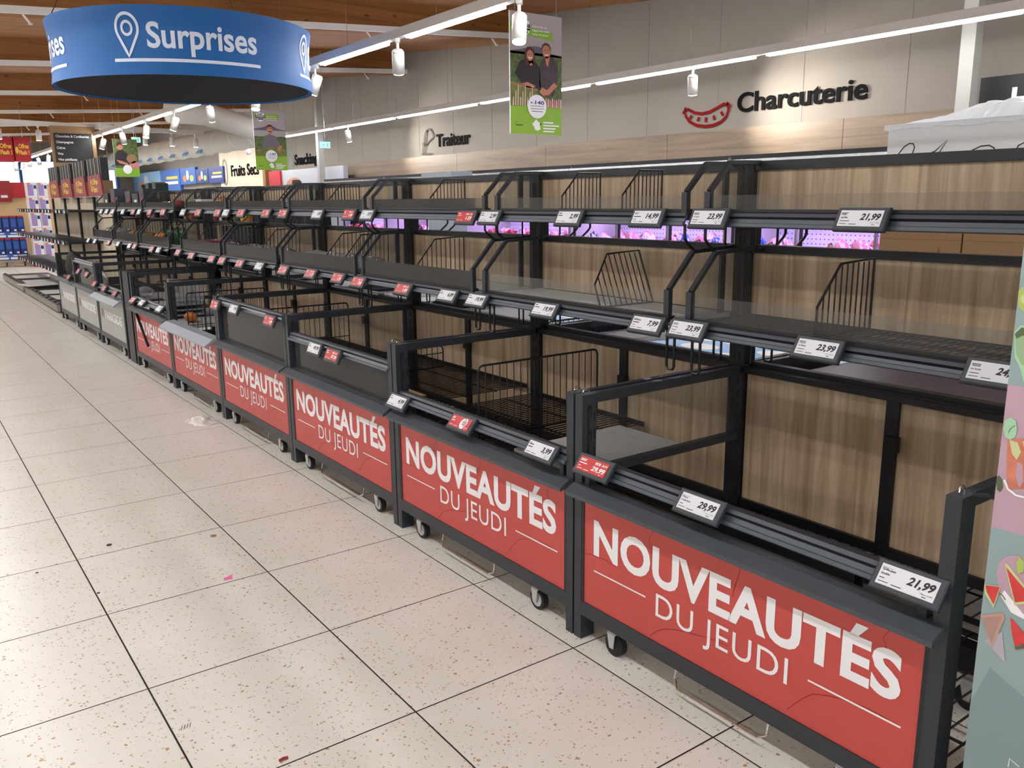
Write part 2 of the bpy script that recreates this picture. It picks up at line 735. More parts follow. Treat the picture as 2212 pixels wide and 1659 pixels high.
# wood fascia band above the chillers (one board after the other)
fa = struct('trim_1', lambda b: b.box(XW - .10, XW + .03, -2, 19.6, 1.885, 2.215, 'oak_h'))
for i in range(9):
    y0 = -2 + 2.4 * i
    ob('fascia_board', lambda b: b.box(XW - .118, XW - .10, y0 + .003, min(y0 + 2.397, 19.6), 1.88, 2.22, 'oak_h'), fa)
# vertical joints of the white wall panels
jt = struct('trim_2', lambda b: b.box(XW + .012, XW + .022, -2, 34, 2.2, 2.205, 'wall_grey'))
for i in range(20):
    y = 1.2 + 1.15 * i
    ob('wall_joint', lambda b: b.box(XW + .016, XW + .022, y - .004, y + .004, 2.22, 4.3, 'joint'), jt)

# two white columns in front of the wall
for (px, X_, lab) in ((2088, 7.6, 'white square steel column beside the black sign on the sausage wall'), (690, 7.4, 'white square steel column between the Snacking and Traiteur lettering')):
    p = atX(px, 200 if px > 1000 else 300, X_)
    c = thing('column', lab, 'column', (X_, p.y, 0))
    ob('column_shaft', lambda b: b.box(-.06, .06, -.06, .06, 0, 3.66, 'column_paint'), c, key='colshaft')
    ob('base_plate', lambda b: b.box(-.11, .11, -.11, .11, 0, .015, 'column_paint'), c, key='colbase')

# ================================================================= LED LINES, SPOTS, TUBES
TZ = 2.8


def spot_head(name, label, loc, rz, tilt, strength=None, group=None, power=None, target=None):
    s = thing(name, label, 'spotlight', loc, rz, group)

    def stem(b):
        b.box(-.02, .02, -.035, .035, -.03, 0, 'white')
        b.tube([(0, 0, -.03), (0, 0, -.12)], .012, 'white', 8)
    ob('bracket', stem, s, key='spot_stem')
    h = bpy.data.objects.new('lamp_head', CACHE.get('spot_head') or None)
    if 'spot_head' not in CACHE:
        b = MB()
        b.cyl((0, 0, .07), (0, 0, -.11), .052, .052, 'white', 18)
        b.cyl((0, 0, .085), (0, 0, .07), .04, .052, 'white', 18)
        CACHE['spot_head'] = b.mesh('lamp_head', True)
        h = bpy.data.objects.new('lamp_head', CACHE['spot_head'])
    COL.objects.link(h)
    h.parent = s
    h.location = (0, 0, -.17)
    h.rotation_euler = (tilt, 0, 0)
    ob('lamp_lens', lambda b: b.cyl((0, 0, -.112), (0, 0, -.116), .045, .045, 'led_spot', 18), h, key='spot_lens')
    if power:
        L = bpy.data.lights.new('spot_beam', 'SPOT')
        L.energy = power
        L.spot_size = radians(88)
        L.spot_blend = 1.0
        L.shadow_soft_size = .05
        L.color = (1, .93, .82)
        lo = bpy.data.objects.new('spot_beam', L)
        COL.objects.link(lo)
        src = Vector(loc) + Vector((0, 0, -.25))
        d = (Vector(target) - src).normalized()
        lo.location = src + d * .06
        lo.rotation_euler = d.to_track_quat('-Z', 'Y').to_euler()
    return s


def led_line(X_, z, y0, y1, seglen, gap, label, phase=0.0, hang=True):
    t = thing('led_track', label, 'light track', (X_, (y0 + y1) / 2, z))
    L2 = (y1 - y0) / 2
    ob('track_body', lambda b: b.box(-.03, .03, -L2, L2, .0, .075, 'white'), t)
    y = -L2 + phase
    gaps = []
    while y < L2 - .2:
        e = min(y + seglen, L2)
        key = 'seg%.3f' % (e - y)
        ob('led_diffuser', lambda b: b.box(-.026, .026, -(e - y) / 2, (e - y) / 2, -.022, 0, 'led'), t, (0, (y + e) / 2, 0), key=key)
        if e + gap < L2:
            gaps.append((y0 + y1) / 2 + e + gap / 2)
        y = e + gap
    if hang:
        n = int((y1 - y0) / 1.6)
        for i in range(n):
            yy = -L2 + .5 + 1.6 * i
            ob('hanger_wire', lambda b: b.tube([(0, 0, .07), (0, 0, roof_z(X_, (y0 + y1) / 2 + yy) - z)], .0025, 'steel', 4), t, (0, yy, 0))
    return gaps


X1 = 3.72
X2 = 7.05
ga = led_line(X1, TZ, -4.0, 33.0, 1.35, .38, 'white suspended LED light line passing behind the blue ring sign', phase=.55)
gb = led_line(X2, TZ, -2.0, 31.0, 2.28, .16, 'white suspended LED light line running along the lettered wall', phase=.35)
gc = led_line(.40, TZ, -5.0, 33.0, 1.35, .38, 'white suspended LED light line above the empty customer aisle')
gd = led_line(-2.92, TZ, -5.0, 33.0, 1.35, .38, 'white suspended LED light line over the aisle beside the customer aisle')
ge = led_line(-6.24, TZ, -5.0, 33.0, 1.35, .38, 'white suspended LED light line nearest the plain side wall')
for k, y in enumerate(ga):
    if y < 3.2:
        continue
    spot_head('spotlight', 'white cylinder spotlight on the light line behind the ring sign', (X1, y, TZ), [.6, 2.4, -.5][k % 3], [.42, .30, .5][k % 3], group='spotlights on the light line behind the ring sign')
pc = atX(1730, 225, XW)
pt = atX(975, 310, XW)
for px, tgt, lab in ((1497, pc, 'white spotlight aimed at the Charcuterie lettering'), (752, pt, 'white spotlight aimed at the Traiteur lettering')):
    q = atX(px, 160 if px > 1000 else 288, X2)
    spot_head('spotlight', lab, (X2, q.y, TZ), -.9, .35, power=160, target=(XW, tgt.y, tgt.z - .02))
q = atX(535, 315, X2)
spot_head('spotlight', 'white spotlight at the far end of the wall light line', (X2, q.y, TZ), -.9, .3)

# white installation tubes across the roof, each on the face of a beam
for n, (py, extra) in enumerate(((10.25, .0), (14.15, .05), (18.05, .05), (21.95, .1), (25.85, .1), (29.75, .1))):
    zc = 3.71 - .055 * 4 - .02
    t = thing('ceiling_tube', 'white installation tube on the %s roof beam' % ('nearest', 'second', 'third', 'fourth', 'fifth', 'farthest')[n], 'tube', (3.5, py - .05, zc))
    ob('tube', lambda b: b.bar((-5.5, 0, -.30), (4.45, 0, .25), .05, .07, 'white'), t, key='rooftube')
    for i in range(5):
        x = -4.0 + 1.9 * i
        ob('bracket', lambda b: (b.bar((0, 0, 0), (.05, -.03, -.08), .018, .018, 'white'), b.box(.035, .07, -.05, -.02, -.095, -.08, 'white')), t, (x, 0, -.04 + .055 * x), key='tubebr')
# low cross rail with spots (far)
cr = thing('cross_rail', 'white crosswise lighting rail with downward lamps beyond the ring sign', 'lighting rail', (4.6, 20.0, 3.0))
ob('rail', lambda b: b.bar((-3.4, -.75, .02), (1.55, .37, .0), .07, .09, 'white'), cr)
for x in (-3.0, 1.3):
    ob('hanger_wire', lambda b: b.tube([(x, x * .23, .04), (x, x * .23, roof_z(4.6 + x, 20 + x * .23) - 3.0)], .003, 'steel', 4), cr)
for i, x in enumerate((-2.6, -1.9, -.9, .2, .8, 1.35)):
    spot_head('spotlight', 'white lamp hanging under the crosswise lighting rail', (4.6 + x, 20.0 + x * .235, 2.97), 0, .1, group='lamps under the crosswise rail')

# big round air ducts far back
for X_, z, r, y0, y1, lab in ((6.6, 2.86, .27, 17.5, 34, 'white round ventilation duct with rib rings along the wall'),):
    d = thing('air_duct', lab, 'duct', (X_, (y0 + y1) / 2, z))
    L2 = (y1 - y0) / 2
    ob('duct_pipe', lambda b: b.cyl((0, -L2, 0), (0, L2, 0), r, r, 'offwhite', 24), d, smooth=True)
    for i in range(14):
        ob('rib', lambda b: b.cyl((0, -.03, 0), (0, .03, 0), r + .02, r + .02, 'white', 24), d, (0, -L2 + .5 + 1.2 * i, 0), key='ductrib', smooth=True)
    for i in range(10):
        ob('outlet', lambda b: b.box(-.09, .09, -.16, .16, -.02, .02, 'sky_print'), d, (-r * .8, -L2 + 4 + 1.2 * i, -r * .66), key='outlet', rot=(0, radians(-50), 0))
ob('duct_bend', lambda b: b.tube([(-2.0, -L2 - .2, .30), (-1.3, -L2 - .1, .28), (-.9, -L2, .2), (0, -L2 + .25, -.0)], .22, 'offwhite', 16), d, smooth=True)
ob('hanger_wire', lambda b: (b.tube([(0, -L2 + 1, .2), (0, -L2 + 1, roof_z(X_, y0 + 1) - z)], .006, 'steel', 4), b.tube([(0, L2 - 1, .2), (0, L2 - 1, roof_z(X_, y1 - 1) - z)], .006, 'steel', 4)), d)

# ================================================================= PROMOTION BINS
XF, XS = 1.733, 2.56           # front plane of the bins, spine of the gondola
BAY = 1.25


def post_fn(b):
    b.box(0, .06, -.0175, .0175, 0, .85, 'anthracite')


def slot_fn(b):
    # keyhole cut-out and slots on the face that looks along the aisle
    y = -.0183
    for (x0, x1, z0, z1) in ((.022, .030, .66, .815), (.030, .040, .80, .815), (.036, .040, .775, .80), (.030, .040, .715, .73), (.036, .040, .69, .715), (.050, .054, .76, .79), (.050, .056, .70, .735), (.050, .054, .64, .67)):
        b.box(x0, x1, y, y + .002, z0, z1, 'black_matte')
    b.bar((.026, y + .001, .665), (.036, y + .001, .58), .002, .008, 'black_matte', up=(1, 0, 0))


def ledge_fn(b):
    b.prism([(-.048, .522), (-.048, .535), (-.010, .557), (.034, .557), (.034, .548), (.0, .545), (-.02, .53)], -.612, .612, 'ledge_grey')


def plate_fn(b):
    b.prism([(-.085, .500), (-.085, .512), (-.03, .552), (.03, .560), (.03, .548), (-.02, .540)], -.60, .60, 'plate_grey')


def rail_prof(b, x0, z0, y0, y1, ang=38, L=.062, m='rail_grey'):
    d = Vector((sin(radians(ang)), cos(radians(ang))))
    n = Vector((-d.y, d.x))
    def P(s, t):
        q = Vector((x0, z0)) + d * s + n * t
        return (q.x, q.y)
    b.prism([P(0, 0), P(0, .010), P(.010, .012), (P(.014, .006)), P(L - .016, .006), P(L - .012, .014), P(L, .012), P(L, 0)], y0, y1, m)
    b.prism([P(L - .0175, .0068), P(L - .0175, .0075), P(L - .013, .0145), P(L - .013, .0135)], y0 + .001, y1 - .001, 'black')
    b.prism([P(L, -.004), P(L, .010), P(L + .012, .006), P(L + .012, -.004)], y0, y1, 'anthracite_dark')


def panel_print(b):
    p = Plane2(b, (.0035, .625, 0), U_AISLE, V_UP, eps=.0006)
    w = 'print_white'
    X = lambda y: .625 - y
    p.text('NOUVEAUT\u00c9S', X(.527), .332, .118, w, width=1.055, bold=.035, space=1.03)
    p.text('DU JEUDI', X(.243), .228, .078, w, width=.472, bold=0.0, space=1.08)
    p.rect(X(.525), .2685, X(.287), .2735, w)
    p.rect(X(-.289), .2685, X(-.536), .2735, w)


LINES = ([(.045, .31), (.12, .325), (.2, .32)], [(.42, .53), (.37, .50), (.345, .46), (.36, .42)], [(.36, .15), (.42, .20), (.55, .235), (.66, .25)],
         [(.70, .53), (.68, .46), (.665, .40)], [(.86, .16), (.93, .24), (1.03, .27), (1.13, .275)], [(1.14, .53), (1.10, .47), (1.12, .42)])


def panel_line(i):
    def fn(b):
        p = Plane2(b, (.0037, .625, 0), U_AISLE, V_UP, eps=.0004)
        pts = LINES[i]
        fine = []
        for i_ in range(len(pts) - 1):
            for t in range(5):
                k = t / 5
                fine.append((pts[i_][0] * (1 - k) + pts[i_ + 1][0] * k, pts[i_][1] * (1 - k) + pts[i_ + 1][1] * k + .004 * sin(pi * k)))
        fine.append(pts[-1])
        p.stroke(fine, .0022, 'red_line')
    return fn


def parkside_print(b):
    p = Plane2(b, (.0035, .625, 0), U_AISLE, V_UP, eps=.0006)
    p.text('PARKSIDE', .30, .30, .085, 'print_white', width=.78, bold=.04)
    p.stroke([(.14, .30), (.19, .39), (.24, .30)], .02, 'sausage_red')


def wire_deck(b, z, y0, y1, x0=.05, x1=.78, step=.027, m='black'):
    n = int((y1 - y0) / step)
    for i in range(n + 1):
        y = y0 + (y1 - y0) * i / n
        b.box(x0, x1, y - .0022, y + .0022, z - .002, z + .0022, m)
    for x in (x0, x0 + .18, x0 + .36, x0 + .54, x1):
        b.box(x - .003, x + .003, y0, y1, z - .008, z - .002, m)
    b.box(x0 - .004, x0, y0, y1, z - .016, z + .006, m)
    b.box(x1, x1 + .004, y0, y1, z - .016, z + .006, m)


def make_bin(label, yc, rail='low', deck=None, panel='red', xo=XF, rz=0.0, plate=False, farglass=True, lowrail=.585, group=None, wirey=None, zinc=True, strip=False):
    t = thing('promotion_bin', label, 'display bin', (xo, yc, 0), rz, group)
    for s in (-1, 1):
        p = ob('post', post_fn, t, (0, s * .603, 0), key='post')
        if s > 0:
            ob('slot', slot_fn, p, key='slot')
        ob('ring_handle', lambda b: b.tube([(.022, 0, .848)] + [(.03 - .012 * cos(a), 0, .856 + .012 * sin(a)) for a in (0, .6, 1.2, 1.9, 2.6, 3.1)] + [(.042, 0, .848)], .0022, 'chrome', 6), p, key='phandle')
    f = ob('front_panel', lambda b: b.box(.004, .012, -.583, .583, .14, .545, 'red_panel' if panel == 'red' else 'parkside_grey'), t, key='fp' + panel)
    if panel == 'red':
        tag(ob('lettering', panel_print, f, key='fprint'), 'white NOUVEAUTÉS DU JEUDI lettering')
        for i in range(len(LINES)):
            ob('printed_line', panel_line(i), f, key='fline%d' % i)
    else:
        tag(ob('lettering', parkside_print, f, key='pprint'), 'white PARKSIDE lettering')
    if strip:
        ob('loose_strip', lambda b: b.bar((-.004, .45, .50), (-.004, .12, .24), .006, .028, 'black', up=(1, 0, 0)), t)
    ob('bottom_rail', lambda b: b.box(0, .03, -.586, .586, .09, .142, 'anthracite'), t, key='brail')
    for s in (-1, 1):
        ob('edge_strip', lambda b: b.box(.001, .02, -.008, .008, .14, .545, 'anthracite_dark'), t, (0, s * .582, 0), key='estrip')
    tag(ob('ledge', plate_fn if plate else ledge_fn, t, key='plate' if plate else 'ledge'), 'pale grey tilted plate' if plate else None)
    zr = {'low': .599, 'mid': .715, 'high': .80, None: None}[rail]
    if zr:
        ob('price_rail', lambda b: rail_prof(b, -.002, zr, -.585, .585, 38, .046), t, key='brl' + rail)
        if rail != 'low':
            ob('front_glass', lambda b: b.box(.032, .036, -.583, .583, .55, zr + .03, 'pane_dusty'), t, key='bfg' + rail)
        else:
            for s in (-1, 1):
                ob('rail_clip', lambda b: b.box(.0, .03, -.01, .01, .553, .60, 'anthracite_dark'), t, (0, s * .56, 0), key='rclip')
    for s in (-1, 1):
        ob('side_rail', lambda b: b.box(.06, .775, -.013, .013, .818, .85, 'anthracite'), t, (0, s * .603, 0), key='srail')
        ob('side_foot_rail', lambda b: b.box(.06, .775, -.013, .013, .09, .125, 'anthracite_dark'), t, (0, s * .603, 0), key='sfrail')
    if farglass:
        ob('side_rail', lambda b: b.box(.06, .775, -.013, .013, lowrail - .016, lowrail + .012, 'anthracite'), t, (0, .603, 0), key='srl%.2f' % lowrail)
        ob('side_glass', lambda b: b.box(.06, .74, -.002, .002, lowrail + .012, .818, 'pane'), t, (0, .603, 0), key='sgl%.2f' % lowrail)
        ob('glass_edge', lambda b: b.box(.735, .76, -.008, .008, lowrail, .82, 'anthracite'), t, (0, .603, 0), key='sge%.2f' % lowrail)
        ob('glass_edge', lambda b: b.box(.06, .07, -.006, .006, lowrail, .82, 'anthracite'), t, (0, .603, 0), key='sgf%.2f' % lowrail)
    tag(ob('wire_floor', lambda b: wire_deck(b, .16, -.58, .58, step=.05), t, key='wfloor'), 'black wire mesh floor')
    for d in (deck or []):
        if d[0] == 'wire':
            tag(ob('wire_deck', lambda b: wire_deck(b, d[1], d[2], d[3]), t, key='wd%s' % (d,)), 'black wire mesh deck')
        elif d[0] == 'board':
            tag(ob('board_deck', lambda b: b.box(.05, .775 if d[3] > .5 else .585, d[2], d[3], d[1] - .018, d[1], 'board_grey'), t, key='bd%s' % (d,)), 'light grey board')
    for (x, y) in ((.075, .44), (.075, -.40), (.69, .44), (.69, -.40)):
        c = ob('caster', lambda b: (b.box(-.018, .018, -.018, .018, .078, .095, 'zinc'), b.prism([(-.018, .08), (.018, .08), (.006, .03), (-.012, .03)], -.022, -.019, 'zinc', 'x'), b.prism([(-.018, .08), (.018, .08), (.006, .03), (-.012, .03)], .019, .022, 'zinc', 'x')), t, (x - .05, y, 0), key='caster')
        wl = ob('wheel', lambda b: b.cyl((-.012, -.004, .04), (.012, -.004, .04), .04, .04, 'rubber', 20), c, key='wheel')
        ob('hub', lambda b: b.cyl((-.0135, -.004, .04), (.0135, -.004, .04), .028, .028, 'zinc' if zinc else 'rubber', 18), c, key='hub%d' % zinc)
    if wirey:
        y0, y1 = wirey
        ob('stop_wire', lambda b: b.tube([(.02, y0, .092), (.012, y0, .05), (.0, y0 - .02, .03), (.0, y1 + .02, .03), (.012, y1, .045), (.02, y1, .092)], .004, 'chrome', 6), t)
    return t


Y0S = [.80 + BAY * k for k in range(6)]
BINS = [
    dict(label='red-fronted bin nearest the fruit display, low rail with 29,99 and 21,99 price tags', rail='low', wirey=(.165, -.17), zinc=False),
    dict(label='red-fronted bin with 4,99 and 3,99 price tags and a wire mesh deck', rail='low', deck=[('wire', .525, -.16, .585), ('board', .562, -.585, -.22)], farglass=False, wirey=(.25, -.13)),
    dict(label='red-fronted bin with glass front and a rail holding a 49,99 tag', rail='mid', deck=[('wire', .55, -.585, .585)], lowrail=.56, wirey=(.25, -.25)),
    dict(label='red-fronted bin with tall dusty glass front and rail level with its posts', rail='high', deck=[('wire', .50, -.585, .585)], farglass=False, wirey=(.3, -.2)),
    dict(label='red-fronted bin with a pale tilted ledge plate and no price rail', rail=None, plate=True, deck=[('wire', .45, -.585, .585)], farglass=False, wirey=(.1, -.35)),
    dict(label='red-fronted bin with a black strip hanging across its lettering', rail='low', deck=[('board', .48, -.585, .585)], farglass=True, strip=True, wirey=(.2, -.3)),
]
for k, d in enumerate(BINS):
    make_bin(yc=Y0S[k] + BAY / 2, **d)
PY = [8.66, 9.93, 11.19]
PK = [dict(label='grey PARKSIDE bin with a bent pale ledge plate, next to the red bins', rail='low', plate=True, deck=[('board', .5, -.585, .585)]),
      dict(label='grey PARKSIDE bin with a tall glass front and red tags', rail='high', deck=[('wire', .5, -.585, .585)]),
      dict(label='grey PARKSIDE bin at the end of the row with a dark bag on it', rail=None, deck=[('wire', .5, -.585, .585)])]
for k, d in enumerate(PK):
    make_bin(yc=PY[k] + BAY / 2, panel='grey', wirey=(.2, -.25), **d)
# tall filler posts between the red and the grey bins
f = thing('filler_post', 'tall dark post filling the gap between red and grey bins', 'post', (XF, 8.48, 0))
ob('post', lambda b: b.box(0, .07, -.12, .10, 0, .85, 'anthracite_dark'), f)
ob('side_rail', lambda b: b.box(.07, .775, -.02, .02, .815, .85, 'anthracite_dark'), f)
# bins of the other side of the gondola (back to back)
for k in range(6):
    make_bin('bin on the far side of the gondola, back to back with the red-fronted bins', Y0S[k] + BAY / 2, rail='low' if k % 2 else None,
             deck=[('wire', .55, -.585, .585)] if k != 1 else None, xo=2 * XS - XF, rz=pi, group='bins on the far side of the gondola', farglass=False)


# ================================================================= GONDOLA BAYS WITH TWO SHELVES
def frame_bars(b, pts, y, s, m='anthracite', th=.014, wd=.018):
    for i in range(len(pts) - 1):
        b.bar((s * pts[i][0], y, pts[i][1]), (s * pts[i + 1][0], y, pts[i + 1][1]), th, wd, m, up=(0, 1, 0))


MIDP = [(-.352, 1.045), (-.352, 1.149), (-.235, 1.277), (-.02, 1.287)]
TOPP = [(-.277, 1.415), (-.277, 1.485), (-.178, 1.583), (-.02, 1.585)]


def shelf(t, s, lvl, deck):
    """one shelf of a bay on side s (-1 customer aisle, 1 far side)"""
    P = MIDP if lvl == 'mid' else TOPP
    z = P[0][1]
    xf = P[0][0] if s < 0 else -P[0][0]
    S = 1 if s < 0 else -1
    k = '%s%d' % (lvl, s)
    if deck == 'board':
        tag(ob('shelf_deck', lambda b: b.box(min(xf, S * -.035), max(xf, S * -.035), -.586, .586, z - .018, z, 'board_grey'), t, key='dk' + k), 'light grey board shelf')
    else:
        def fn(b):
            n = 44
            for i in range(n + 1):
                y = -.582 + 1.164 * i / n
                b.box(min(xf, S * -.035), max(xf, S * -.035), y - .0022, y + .0022, z - .004, z, 'black')
            for q in (0, .33, .66, 1):
                x = xf + (S * -.035 - xf) * q
                b.box(x - .004, x + .004, -.586, .586, z - .014, z - .004, 'black')
        tag(ob('shelf_deck', fn, t, key='dw' + k), 'black wire shelf')
    ang = 30 if lvl == 'mid' else 24
    def rl(b):
        bb = MB()
        rail_prof(bb, P[0][0] - (.027 if lvl == 'mid' else .020), z - (.044 if lvl == 'mid' else .047), -.585, .585, ang, .042 if lvl == 'mid' else .045)
        bb.box(P[0][0] - .006, P[0][0] + .02, -.586, .586, z - .002, z + .012, 'anthracite_dark')
        for f_, m_ in zip(bb.f, bb.m):
            pass
        b.mats = bb.mats
        b.v = [(S * v[0], v[1], v[2]) for v in bb.v]
        b.f = bb.f if S > 0 else [q[::-1] for q in bb.f]
        b.m = bb.m
    ob('shelf_rail', rl, t, key='rl' + k)
    ob('shelf_guard', lambda b: b.box(xf - .002, xf + .002, -.57, .57, z + .012, P[1][1] - .012, 'pane_dusty'), t, key='gd' + k)
    for y in (-.573, .573):
        e = ob('end_frame', lambda b: (frame_bars(b, P, 0, S), b.box(min(S * (P[0][0] - .012), S * (P[0][0] + .008)), max(S * (P[0][0] - .012), S * (P[0][0] + .008)), -.012, .012, z - .005, P[1][1], 'anthracite'), b.box(min(S * -.085, S * -.06), max(S * -.085, S * -.06), -.006, .006, z, P[3][1], 'anthracite')), t, (0, y, 0), key='ef' + k)
        def gl(b):
            q = [(S * (p[0] + .006), p[1] - .004) for p in P] + [(S * P[3][0], P[0][1])]
            b.prism(q, -.0015, .0015, 'pane')
        ob('end_glass', gl, e, key='eg' + k)
    # bent wire supports that hang the shelf on the frame below
    zb = .86 if lvl == 'mid' else 1.285
    for y in (-.555, .555):
        if lvl == 'mid':
            ob('support_wire', lambda b: b.tube([(S * -.335, -.018, z - .01), (S * -.325, -.018, z - .05), (S * -.325, -.018, zb + .01), (S * -.325, -.012, zb), (S * -.325, .012, zb), (S * -.325, .018, zb + .01), (S * -.325, .018, z - .05), (S * -.335, .018, z - .01)], .0052, 'black', 6), t, (0, y + (.01 if y > 0 else -.01), 0), key='sw' + k)
            ob('support_wire', lambda b: b.tube([(S * -.06, -.018, z), (S * -.06, -.018, zb + .01), (S * -.06, -.012, zb), (S * -.06, .012, zb), (S * -.06, .018, zb + .01), (S * -.06, .018, z)], .0045, 'black', 6), t, (0, y, 0), key='sx' + k)
        else:
            ob('support_wire', lambda b: b.tube([(S * -.285, 0, z - .04), (S * -.285, 0, 1.325), (S * -.272, 0, 1.31), (S * -.225, 0, 1.275)], .0055, 'black', 6), t, (0, y + (.023 if y > 0 else -.023), 0), key='sy' + k)
            ob('support_wire', lambda b: b.tube([(S * -.06, -.015, z - .01), (S * -.06, -.015, 1.30), (S * -.05, -.015, 1.285), (S * -.02, -.015, 1.285)], .0045, 'black', 6), t, (0, y, 0), key='sz' + k)


def make_bay(label, yc, mid='board', top='board', last=False, lower=True, group=None):
    t = thing('gondola_bay', label, 'shelving', (XS, yc, 0), 0, group)
    def upr(b):
        b.box(-.03, .03, -.036, .036, 0, 1.588, 'black')
        for i in range(30):
            z = .15 + .048 * i
            b.box(-.0315, -.03, -.012, -.007, z, z + .026, 'black_matte')
            b.box(-.0315, -.03, .007, .012, z, z + .026, 'black_matte')
    ob('upright', upr, t, (0, -.625, 0), key='upr')
    if last:
        ob('upright', upr, t, (0, .625, 0), key='upr')
    for s in (-1, 1):
        tag(ob('back_panel', lambda b: b.box(-.011, .011, -.282, .282, .325, .83, 'oak_v'), t, (0, s * .304, 0), key='bpl'), 'oak-look board behind the bin')
    st = ob('panel_stile', lambda b: b.box(-.024, .024, -.022, .022, .30, .83, 'black'), t, key='stile')
    ob('clip', lambda b: b.box(-.05, -.022, -.034, .006, .66, .71, 'black'), st, key='clip')
    ob('panel_rail', lambda b: (b.box(-.04, -.008, -.586, .586, .825, .846, 'black'), b.box(.008, .04, -.586, .586, .835, .862, 'black'), b.box(-.026, .026, -.586, .586, .295, .33, 'black')), t, key='prl')
    ob('base_rail', lambda b: b.box(-.03, .03, -.586, .586, .02, .10, 'black'), t, key='pbr')
    tag(ob('back_panel', lambda b: b.box(-.011, .011, -.586, .586, 1.045, 1.27, 'oak_v'), t, key='bpm'), 'oak-look board behind the middle shelf')
    ob('panel_rail', lambda b: b.box(-.022, .022, -.586, .586, 1.268, 1.296, 'black'), t, key='prm')
    tag(ob('back_panel', lambda b: b.box(-.011, .011, -.586, .586, 1.40, 1.562, 'oak_v'), t, key='bpt'), 'oak-look board behind the top shelf')
    ob('panel_rail', lambda b: b.box(-.024, .024, -.586, .586, 1.558, 1.59, 'anthracite_dark'), t, key='prt')
    shelf(t, -1, 'mid', mid)
    shelf(t, -1, 'top', top)
    shelf(t, 1, 'mid', 'wire')
    shelf(t, 1, 'top', 'wire')
    return t


BAYL = ['gondola bay with 21,99 and 23,99 tags, its mid shelf a black wire grid', 'gondola bay with 14,99 and 2,99 tags on top and 19,99 below',
        'gondola bay with 5,89 and 6,89 tags and one wire divider per shelf', 'gondola bay with leaning wire dividers in front of the bald man',
        'gondola bay with a wide row of wire dividers and clear bags', 'gondola bay with a crimson box and black slatted backs on its mid shelf']
for k in range(6):
    make_bay(BAYL[k], Y0S[k] + BAY / 2, mid='wire' if k in (0, 4) else 'board', top='wire')
GB = ['gondola bay holding green bottles above the grey bin beside the red bins', 'gondola bay above the grey bin with the glass front', 'gondola bay above the last grey bin, piled with dark packs']
for k in range(3):
    make_bay(GB[k], PY[k] - .05 + BAY / 2, top='wire', last=(k == 2))
ch = thing('loose_channel', 'loose black steel channel lying at the back of the nearest bin', 'channel', (2.43, 1.75, .163))
ob('channel', lambda b: (b.box(-.03, .03, -.32, .32, .155, .165, 'black'), b.box(-.03, -.024, -.32, .32, .0, .16, 'black'), b.box(.024, .03, -.32, .32, .0, .16, 'black')), ch)

# ================================================================= WIRE DIVIDERS
def div_fn(P, z0):
    def fn(b):
        x0, x1 = P[0][0] + .02, -.045
        top = [(P[1][0] + .02, P[1][1] - .008), (P[2][0] + .01, P[2][1] - .012), (x1, P[3][1] - .014)]
        out = [(x0, z0 + .003)] + top + [(x1, z0 + .003)]
        b.tube([(p[0], 0, p[1]) for p in out], .0042, 'black', 6)
        b.tube([(x0, 0, z0 + .004), (x1, 0, z0 + .004)], .0035, 'black', 5)
        n = 10
        for i in range(1, n):
            x = x0 + (x1 - x0) * i / n
            if x < top[1][0]:
                k = (x - top[0][0]) / (top[1][0] - top[0][0])
                zt = top[0][1] + (top[1][1] - top[0][1]) * k
            else:
                zt = top[1][1]
            b.tube([(x, 0, z0 + .004), (x, 0, zt)], .0026, 'black', 5)
    return fn


def divider(lvl, Y, label, rx=0.0, rz=0.0, group=None):
    P = MIDP if lvl == 'mid' else TOPP
    o = thing('wire_divider', label, 'divider', (XS, Y, P[0][1]), rz, group)
    o.rotation_euler = (rx, 0, rz)
    ob('wire_grid', div_fn([(p[0], p[1] - P[0][1]) for p in P], 0.0), o, key='div' + lvl)
    return o


divider('mid', 1.515, 'black wire divider standing on the wire grid mid shelf')
divider('mid', 2.48, 'black wire divider leaning over on the grey mid shelf', rx=-.40)
divider('mid', 3.905, 'black wire divider on the mid shelf above the 49,99 bin')
divider('top', 2.448, 'black wire divider on the top shelf, next to the joint with steel-edged end glass')
divider('top', 2.812, 'second black wire divider of the pair on the top shelf under the hanging poster')
divider('top', 3.885, 'black wire divider on the top shelf above the 49,99 bin')
for y in (4.78, 5.05, 5.14, 5.36):
    if y in (5.14, 5.36):
        divider('top', y, 'black wire divider on the top shelf in front of the bald man', group='dividers in front of the bald man')
    else:
        divider('mid', y, 'black wire divider on the mid shelf under the bald man', group='dividers under the bald man', rx=.06)
for i, y in enumerate((6.0, 6.2, 6.42, 6.65, 6.9)):
    divider('mid' if i % 2 else 'top', y, 'black wire divider in the bay of clear bags', rx=(.12 if i % 2 else 0), group='dividers in the bay of clear bags')
for i, y in enumerate((7.2, 7.5, 7.8, 8.05)):
    divider('top' if i % 2 else 'mid', y, 'black wire divider beside the crimson box', group='dividers beside the crimson box')
for i, y in enumerate((8.8, 9.2, 9.5, 10.2, 10.6, 11.5)):
    divider('mid' if i % 2 else 'top', y, 'black wire divider above the grey bins', group='dividers above the grey bins')


